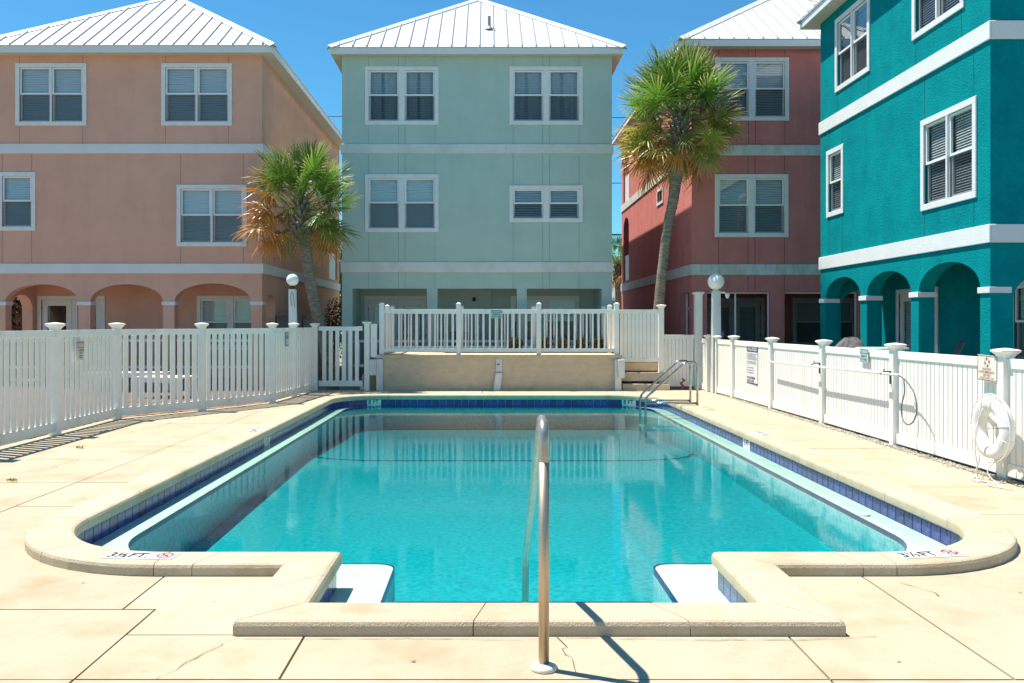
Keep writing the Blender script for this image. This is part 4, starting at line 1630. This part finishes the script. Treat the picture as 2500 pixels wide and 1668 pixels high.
l1 = lamp("lamp_post", "slim white lamp post with small globe behind the left picket fence", -4.27, 19.6, 2.33, .09, .134, -.03)
MB().tube(smooth_path([(-.02, -.10, 1.95), (-.05, -.105, 2.15), (.0, -.105, 2.25), (.03, -.1, 2.0), (.04, -.1, 1.92)]), .006, 6).build("cord", CABLE, l1)
l2 = lamp("lamp_post", "thick weathered lamp post with big white globe beside the sunny fence", 5.20, 20.05, 2.31, .105, .185, 0.0, collar=False)
m = MB().tube([(0.08, -.1, 2.27), (.16, -.12, 2.27), (.2, -.13, 2.22)], .018, 8).lathe([(.0, 2.13), (.03, 2.14), (.055, 2.2), (.05, 2.24), (.0, 2.25)], 12, .22, -.14)
m.build("floodlight", GUTTER, l2)
box("switch_box", GREYBOX, l2, .10, -.05, 1.25, .17, .05, 1.4, .005)

# ------------------------------------------------------------------ palms
FR_ME = {}


def frond_mesh(kind, seed):
    rn = random.Random(seed)
    v, f, along = [], [], []

    def add(p, a):
        v.append(tuple(p))
        along.append(a)
        return len(v) - 1
    Lp = rn.uniform(.66, .92)
    # petiole
    for side in range(1):
        pts = [Vector((Lp * t, 0, -.05 * t * t)) for t in (0, .35, .7, 1)]
        rs = [.022, .016, .012, .009]
        prev = None
        for p, r_ in zip(pts, rs):
            ring = [add(p + Vector((0, r_ * math.cos(q), r_ * .6 * math.sin(q))), 0.05) for q in (0, 2.09, 4.19)]
            if prev:
                for k in range(3):
                    f.append((prev[k], prev[(k + 1) % 3], ring[(k + 1) % 3], ring[k]))
            prev = ring
    hub = Vector((Lp, 0, -.05))
    N = rn.randint(34, 40)
    spread = R(rn.uniform(125, 152))
    Lb = rn.uniform(.56, .70)
    droop = {'g': .15, 'o': .34, 'r': .55}[kind] * rn.uniform(.8, 1.2)
    cup = rn.uniform(.15, .4)
    for k in range(N):
        u = -1 + 2 * (k + .5) / N
        a = u * spread
        ln = Lb * (.70 + .30 * math.cos(a * .75)) * rn.uniform(.88, 1.06)
        # costa: segments near the middle leave further out
        base = hub + Vector((.16 * max(0, math.cos(a)) ** 1.0, 0, -.06 * max(0, math.cos(a)) ** 2))
        d = Vector((math.cos(a), math.sin(a), cup * (1 - abs(u)) * .5 + rn.uniform(-.10, .10) - .15 * abs(u))).normalized()
        side = d.cross(Vector((0, 0, 1))).normalized()
        rl = rn.uniform(-.7, .7)
        nrm = side.cross(d)
        side2 = (side * math.cos(rl) + nrm * math.sin(rl))
        dr = droop * rn.uniform(.5, 1.9)
        tw = 2 * spread / N
        prev = None
        for t, wf in ((0.02, .006), (.34, min(.34 * ln * tw * .62, .026)), (.52, .0165), (.72, .0130), (.88, .008), (1.0, .0015)):
            tt = t
            p = base + d * (ln * tt) + Vector((0, 0, -dr * ln * max(0, tt - .3) ** 2 * 1.6))
            p += Vector((rn.uniform(-1, 1), rn.uniform(-1, 1), 0)) * .012 * tt
            sv = side * (1 - min(1, t * 1.6)) + side2 * min(1, t * 1.6)
            ring = [add(p - sv * wf, t), add(p + sv * wf, t)]
            if prev:
                f.append((prev[0], prev[1], ring[1], ring[0]))
            prev = ring
    me = bpy.data.meshes.new("frond")
    me.from_pydata(v, [], f)
    at = me.attributes.new("along", 'FLOAT', 'POINT')
    at.data.foreach_set("value", along)
    me.materials.append({'g': FR_GREEN, 'o': FR_OLIVE, 'r': FR_RUST}[kind])
    return me


for kd in 'gor':
    FR_ME[kd] = [frond_mesh(kd, 100 + q + ord(kd)) for q in range(4)]


def leaf_cluster(n, rx, ry, rz_, size, seed, hang=False):
    rn = random.Random(seed)
    m = MB()
    for _ in range(n):
        while True:
            p = Vector((rn.uniform(-1, 1), rn.uniform(-1, 1), rn.uniform(-1, 1)))
            if p.length < 1:
                break
        c = Vector((p.x * rx, p.y * ry, p.z * rz_))
        a = Vector((rn.gauss(0, 1), rn.gauss(0, 1), rn.gauss(0, 1) - (1.0 if hang else 0))).normalized() * size * rn.uniform(.6, 1.3)
        b = a.cross(Vector((rn.gauss(0, 1), rn.gauss(0, 1), rn.gauss(0, 1)))).normalized() * size * .42
        m.face(c - a, c + b, c + a, c - b)
    return m


def palm(name, label, base, spine, r_base, r_top, nf, scale, seed, rust_side, group=None, seeds=6, rust=.76):
    """spine: list of (x, y, z) world points from the ground up."""
    rn = random.Random(seed)
    t = thing(name, label, "palm tree", base, 0, "palms between the houses")
    P = smooth_path([Vector(p) - Vector(base) for p in spine], 10)
    n = len(P)
    rad = []
    for k in range(n):
        u = k / (n - 1)
        r_ = r_base[0] * (1 - u) + r_top * u
        for (uc, amp, wd) in r_base[1]:
            r_ += amp * math.exp(-((u - uc) / wd) ** 2)
        rad.append(r_ * (1 + .035 * math.sin(k * 2.1) + rn.uniform(-.02, .02)))
    MB().tube(P, rad, 14).build("trunk", BARK, t, smooth=True)
    top = P[-1]
    bt = MB()
    for k in range(64):
        zz = k / 64
        a = k * 2.39996
        ctr = top + Vector((0, 0, -.62 * scale + zz * .95 * scale))
        d = Vector((math.cos(a), math.sin(a), 1.1)).normalized()
        s_ = Vector((-math.sin(a), math.cos(a), 0))
        rr = rad[-1] * (.92 - .3 * zz)
        b0 = ctr + Vector((math.cos(a), math.sin(a), 0)) * rr
        ln = rn.uniform(.16, .26) * scale
        wd = .05 * scale
        up = d.cross(s_) * .018
        rings = [[b0 - s_ * wd - up, b0 + s_ * wd - up, b0 + s_ * wd + up, b0 - s_ * wd + up],
                 [b0 + d * ln - s_ * wd * .5 - up, b0 + d * ln + s_ * wd * .5 - up, b0 + d * ln + s_ * wd * .5 + up, b0 + d * ln - s_ * wd * .5 + up]]
        bt.loft([[tuple(p) for p in r__] for r__ in rings])
    bt.build("leaf_bases", BOOT, t)
    for k in range(nf):
        u = k / (nf - 1)                    # 0 top .. 1 bottom
        az = k * 2.39996 + rn.uniform(-.25, .25)
        el = R(82) - u ** .92 * R(128) + rn.uniform(-.14, .14)
        sidef = math.cos(az - rust_side[0]) * rust_side[1]
        q = u + sidef + rn.uniform(-.12, .12)
        if u > .42 and math.sin(az) < -.55 and rn.random() < .8:
            continue
        kd = 'g' if q < .50 else ('o' if q < rust else 'r')
        me = FR_ME[kd][rn.randrange(4)]
        o = link("frond", me, None, t)
        st_ = top + Vector((math.cos(az) * .06, math.sin(az) * .06, (.30 - .42 * u) * scale))
        o.location = st_
        sc = scale * rn.uniform(.9, 1.08) * (1.0 - .10 * u)
        o.scale = (sc, sc, sc)
        M = Matrix.Rotation(az, 3, 'Z') @ Matrix.Rotation(-el, 3, 'Y') @ Matrix.Rotation(rn.uniform(-1.0, 1.0), 3, 'X')
        o.rotation_euler = M.to_euler()
    for k in range(seeds):
        az = k * 2 * PI / seeds + rn.uniform(-.4, .4)
        dist = rn.uniform(.28, .62) * scale
        zz = rn.uniform(-.80, .05) * scale
        m = leaf_cluster(700, .20 * scale, .20 * scale, .34 * scale, .020, seed + k, True)
        m.tube([(-math.cos(az) * dist * .8, -math.sin(az) * dist * .8, .2), (0, 0, .12), (0, 0, -.2)], .008, 5)
        m.build("seed_cluster", SEED, t, (top.x + math.cos(az) * dist, top.y + math.sin(az) * dist, top.z + zz))["kind"] = "stuff"
    return t


pa = palm("palm_tree", "short palm with rust coloured fronds beside the peach house", (-3.70, 21.35, -.05),
          [(-3.70, 21.35, -.05), (-3.90, 21.35, 1.0), (-4.11, 21.32, 1.9), (-4.28, 21.28, 2.75), (-4.37, 21.24, 3.65), (-4.45, 21.2, 4.22)],
          (.14, [(.62, .012, .2)]), .12, 60, 1.03, 21, (R(175), .30), seeds=8, rust=.66)
pb_ = palm("palm_tree", "tall leaning palm with full green crown before the red house", (4.14, 21.7, -.05),
           [(4.14, 21.7, -.05), (4.16, 21.65, 1.2), (4.25, 21.55, 2.6), (4.40, 21.5, 3.9), (4.53, 21.45, 4.6), (4.60, 21.4, 5.4), (4.63, 21.35, 5.9), (4.65, 21.3, 6.3)],
           (.13, [(.80, .05, .13), (.42, -.02, .25)]), .15, 88, 1.14, 57, (R(190), .06), seeds=6, rust=.95)
pc = palm("palm_tree", "distant palm in the gap between the mint and red houses", (6.15, 41, -.05),
          [(6.15, 41, -.05), (6.15, 41, 1.5), (6.1, 41, 3.0), (6.1, 41, 4.1)], (.16, []), .14, 30, 1.05, 91, (R(0), .1), seeds=2)


# ------------------------------------------------------------------ shrubs and plants
def shrub(name, label, loc, parts, cat="shrub"):
    t = thing(name, label, cat, loc)
    m = MB()
    rn = random.Random(int(abs(loc[0]) * 100))
    for k in range(6):
        a = rn.uniform(0, 2 * PI)
        ht = parts[0][3]
        m.tube([(0, 0, 0), (math.cos(a) * .06, math.sin(a) * .06, ht * .5), (math.cos(a) * .16, math.sin(a) * .16, ht * 1.2)], .012, 5)
    m.build("stem", BOOT, t)
    for (n_, rx, ry, z, rz_, sz, mm) in parts:
        o = leaf_cluster(n_, rx, ry, rz_, sz, int(z * 100) + n_).build("foliage", mm, t, (0, 0, z))
        o["kind"] = "stuff"
    return t


shrub("dry_shrub", "dry brown climbing shrub at the far side of the peach house", (-5.1, 29.5, -.05), [(900, .35, .35, 1.6, .9, .05, SHRUB_B), (200, .5, .4, .8, .8, .045, SHRUB_B)])
shrub("green_tree", "sliver of leafy green tree behind the peach house corner", (-6.0, 37.0, -.05), [(2600, .9, .9, 3.6, 2.2, .10, SHRUB_G), (800, .8, .8, 1.6, 1.4, .1, SHRUB_G)], "tree")
hd = shrub("backdrop", "added dark leaf mass closing the view through the peach porch side arch", (-14.6, 27.3, -.05), [(6000, .6, 2.4, 1.4, 1.6, .13, mat("backdrop_leaf", (.075, .06, .045), (.10, .08, .06), 6, rough=.8))], "backdrop")  # added leaves stand in for a shaded wall; shade is in their brown
for k, x in enumerate((.75, 1.5, 1.95, 2.45, 2.9)):
    shrub("croton_plant", ["yellow green croton plant nearest the middle of the platform", "small croton plant next to the yellow green one", "red leaved croton plant in the middle of the row",
                           "mixed red and green croton plant right of the middle", "croton plant at the right end of the platform row"][k],
          (x, 22.85, .84), [(170, .2, .14, .22, .17, .05, SHRUB_Y), (110, .2, .14, .18, .15, .045, SHRUB_G)], "plant")["group"] = "croton plants on the platform"

# ------------------------------------------------------------------ other objects in the yards
cab = thing("utility_cabinet", "dark grey utility cabinet against the peach house side wall", "cabinet", (-5.1, 23.9, -.05))
box("body", GREYBOX, cab, -.5, -.3, 0, .16, .3, 1.80, .01)
box("lid", GREYBOX, cab, -.53, -.33, 1.80, .18, .33, 1.84, .006)
box("body", GREYBOX, cab, .165, -.2, 0, .46, .3, 1.74, .01)
MB().tube([(-.0, -.31, 1.3), (-.0, -.36, 1.35), (-.0, -.36, 1.55), (-.0, -.31, 1.6)], .014, 8).build("handle", GUTTER, cab)

fld = mat("table_white", (.80, .80, .78), rough=.5)


def low_table(label, x, y, rz, w_, d_2):
    t = thing("low_table", label, "table", (x, y, -.03), rz, "low white tables in the paver yard")
    for k in range(5):
        a = -d_2 / 2 + k * d_2 / 5
        box("plank", fld, t, -w_ / 2, a + .006, .44, w_ / 2, a + d_2 / 5 - .006, .475, .004)
    for sx in (-1, 1):
        for sy in (-1, 1):
            box("leg", fld, t, sx * (w_ / 2 - .09) - .04, sy * (d_2 / 2 - .09) - .04, 0, sx * (w_ / 2 - .09) + .04, sy * (d_2 / 2 - .09) + .04, .44, .004)
    box("apron", fld, t, -w_ / 2 + .03, -d_2 / 2 + .02, .36, w_ / 2 - .03, -d_2 / 2 + .04, .44)
    return t


low_table("long low white table behind the left fence", -8.35, 20.6, R(-4), 1.9, .75)
low_table("square low white table nearer the left fence post", -6.85, 18.9, R(-14), 1.05, .8)

gc = thing("covered_grill", "barbecue grill under a rumpled grey cover behind the sunny fence", "grill", (7.0, 17.2, -.05))
rn = random.Random(3)
rings = []
for (z, rx, ry) in ((.0, .42, .34), (.3, .43, .35), (.7, .42, .34), (.95, .40, .32), (1.12, .30, .24), (1.25, .20, .15), (1.33, .12, .07), (1.35, .02, .02)):
    rings.append([(rx * math.copysign(abs(math.cos(a)) ** .6, math.cos(a)) * (1 + rn.uniform(-.07, .07)) + .06 * z, ry * math.copysign(abs(math.sin(a)) ** .6, math.sin(a)) * (1 + rn.uniform(-.07, .07)),
                   z + rn.uniform(-.02, .02)) for a in (2 * PI * k / 22 for k in range(22))])
MB().loft(rings).build("cover", COVER, gc)
for x in (-.3, .3):
    MB().tube([(x, -.25, .06), (x, -.2, .06)], .06, 10).build("wheel", BLACKM, gc)

ch = thing("lounge_chair", "grey sling lounge chair on the teal porch", "chair", (7.95, 15.85, .09), R(-20))
bk = MB()
prof = [(-.32, .42), (.1, .38), (.22, .42), (.34, .75), (.44, 1.05), (.50, 1.16), (.55, 1.17)]
for p, q in zip(prof, prof[1:]):
    bk.face((p[0], -.26, p[1]), (q[0], -.26, q[1]), (q[0], .26, q[1]), (p[0], .26, p[1]))
    bk.face((p[0], -.26, p[1] - .02), (p[0], .26, p[1] - .02), (q[0], .26, q[1] - .02), (q[0], -.26, q[1] - .02))
bk.build("seat", CHAIRG, ch)
for y in (-.28, .28):
    MB().tube([(-.34, y, 0), (-.34, y, .42), (.2, y, .40), (.5, y, 1.15)], .016, 8).build("frame", GREYBOX, ch)
    MB().tube([(.3, y, 0), (.18, y, .42)], .016, 8).build("leg", GREYBOX, ch)
pc_ = thing("plastic_chair", "white plastic chair with slotted back on the teal porch", "chair", (8.25, 16.75, .09), R(-10))
m = MB()
rings = []
for k in range(13):
    a = PI * k / 12
    rings.append((.22 + .05 * math.sin(a), -.22 * math.cos(a), .45 + .66 * math.sin(a) ** .5))
for k in range(12):
    p, q = rings[k], rings[k + 1]
    m.face((.20, p[1], .45), (.20, q[1], .45), q, p)
    m.face((.175, q[1], .45), (.175, p[1], .45), (p[0] - .025, p[1], p[2]), (q[0] - .025, q[1], q[2]))
m.build("backrest", SIGNW, pc_)
box("seat", SIGNW, pc_, -.24, -.23, .41, .22, .23, .44, .01)
for sx in (-.2, .18):
    for sy in (-.19, .19):
        box("leg", SIGNW, pc_, sx - .02, sy - .02, 0, sx + .02, sy + .02, .41)
tb = thing("patio_table", "pale green round patio table behind the sunny fence", "table", (6.75, 15.1, -.05))
MB().lathe([(0, 1.17), (.42, 1.17), (.43, 1.19), (.42, 1.21), (0, 1.21)], 28).build("table_top", mat("table_green", (.45, .62, .52), rough=.4), tb)
MB().tube([(0, 0, 0), (0, 0, 1.17)], .035, 10).build("pedestal", SIGNW, tb)
MB().lathe([(0, 0), (.26, 0), (.25, .03), (0, .04)], 20).build("base", SIGNW, tb)

bc = thing("black_chair", "black patio chair on the mint house porch", "chair", (-.75, 24.35, .09))
box("seat", BLACKM, bc, -.24, -.22, .42, .24, .24, .46, .01)
box("backrest", BLACKM, bc, -.24, .22, .5, .24, .26, 1.25, .02)
for sx in (-.21, .21):
    for sy in (-.19, .22):
        box("leg", BLACKM, bc, sx - .015, sy - .015, 0, sx + .015, sy + .015, .42)
dl = thing("dead_leaf", "curled rust brown dead leaf at the foot of the board fence", "leaf", (4.62, 20.95, .0))
m = MB()
pts_ = smooth_path([(0, 0, .0), (.03, 0, .08), (-.02, 0, .16), (.05, -.02, .22), (.0, 0, .27)], 5)
for p, q in zip(pts_, pts_[1:]):
    m.face((p.x - .03, p.y, p.z), (p.x + .035, p.y - .03, p.z), (q.x + .035, q.y - .03, q.z), (q.x - .03, q.y, q.z))
m.build("blade", mat("leaf_rust", (.30, .07, .03), rough=.8), dl)
bkx = box("tan_crate", mat("crate_tan", (.66, .50, .30), rough=.7), None, -2.98, 21.05, -.05, -2.62, 21.35, .36, .05)
tag(bkx, "tan rounded bin half hidden behind the platform corner", "bin")

# weeds growing from deck joints
for k, (x, y, lab) in enumerate(((-5.1, 11.1, "little yellow green weed in the deck nearer the left fence"), (-4.7, 8.76, "tiny weed in the deck joint nearer the camera"))):
    m = leaf_cluster(30, .06, .035, .01, .018, 60 + k)
    o = m.build("weed", mat("weed_green", (.42, .40, .08), (.26, .30, .05), 20, rough=.8), None, (x, y, .02))
    tag(o, lab, "weed", "weeds in the deck")

# gravel strip under the right fence
gv = MB()
rn = random.Random(11)
for _ in range(2600):
    y = rn.uniform(8.2, 19.6)
    x = 5.19 + rn.gauss(-.02, .05)
    r_ = rn.uniform(.006, .019)
    c = Vector((x, y, .0 + r_ * .3))
    pts_ = [c + Vector((r_ * rn.uniform(.7, 1.2) * math.cos(a), r_ * rn.uniform(.7, 1.2) * math.sin(a), 0)) for a in (0.2, 1.5, 2.7, 4.0, 5.3)]
    top = c + Vector((0, 0, r_ * .8))
    b = len(gv.v)
    gv.v += [tuple(p) for p in pts_] + [tuple(top)]
    for k in range(5):
        gv.f.append((b + k, b + (k + 1) % 5, b + 5))
o = gv.build("gravel", STONEG)
o["kind"] = "stuff"
box_ = MB().box(5.12, 7.5, -.06, 5.36, 19.9, .0025).build("gravel_bed", JOINTD)
struct(box_)

# clay pavers in the yard behind the left fence
pv = struct(bpy.data.objects.new("paver_yard", None))
COL.objects.link(pv)
pm_ = MB().box(-.098, -.0485, -.05, .098, .0485, 0).mesh("paver")
pm_.materials.append(PAVER)
big = MB()
cnt = 0
cand = []
iy = 0
y = 12.6
while y < 22.3:
    x = -13.0 + (.1 if iy % 2 else 0)
    while x < -3.2:
        # keep to the outside of the fence line
        xf = -6.2 if y < 14.5 else (-6.2 + (y - 14.5) * .64 if y < 17.5 else -4.3)
        if x < xf - .1 and x > -13 and abs(x) * 2160 / y < 1240:
            cand.append((x, y))
        x += .203
    y += .1035
    iy += 1
cand.sort(key=lambda p: p[1] * 1.0 + (0 if -7.4 < p[0] else 6))
rn = random.Random(5)
for k, (x, y) in enumerate(cand):
    dz = rn.uniform(-.004, .004)
    if k < 290:
        o = link("paver", pm_, None, pv, (x, y, -.004 + dz), rn.uniform(-.02, .02))
    else:
        big.box(x - .098, y - .0485, -.05, x + .098, y + .0485, -.004 + dz)
o = big.build("paver_field", PAVERM, pv)
o["kind"] = "stuff"

# distant house and overhead wires
fh = thing("distant_house", "pale teal house with grey roof far behind the red house", "house", (7.5, 50, 0))
box("wall", mat("far_wall_teal", (.30, .48, .50), rough=.9), fh, -4, 0, -.05, 6, 8, 3.0)
MB().loft([[(-4.5, -.5, 3.0), (6.5, -.5, 3.0), (6.5, 8.5, 3.0), (-4.5, 8.5, 3.0)], [(-1.5, 3.9, 5.6), (3.5, 3.9, 5.6), (3.5, 4.1, 5.6), (-1.5, 4.1, 5.6)]]).build(
    "roof", mat("far_roof_grey", (.30, .30, .31), (.24, .24, .25), 3, rough=.8), fh)
box("fascia", TRIM, fh, -4.5, -.52, 2.85, 6.5, -.505, 3.02)
for x in (-2.8, 0.2, 3.4):
    w_ = box("window", TRIM, fh, x - .6, -.03, 1.0, x + .6, -.002, 2.2)
    box("pane", PANE, w_, x - .5, -.04, 1.1, x + .5, -.033, 2.1)
for k, (za, zb, lab) in enumerate(((12.95, 12.6, "upper overhead wire crossing behind the houses"), (12.05, 11.7, "second overhead wire just below the top one"),
                                   (9.6, 9.25, "third overhead wire seen right of the mint house"), (6.85, 6.5, "lowest thick overhead cable beside the red house"))):
    pts_ = [(-40 + 8 * q, 47 + k * .4, za + (zb - za) * q / 10 - .25 * math.sin(PI * q / 10)) for q in range(11)]
    o = MB().tube(pts_, .022 if k < 3 else .05, 6).build("overhead_wire", BLACKM)
    tag(o, lab, "wire", "overhead wires behind the houses")
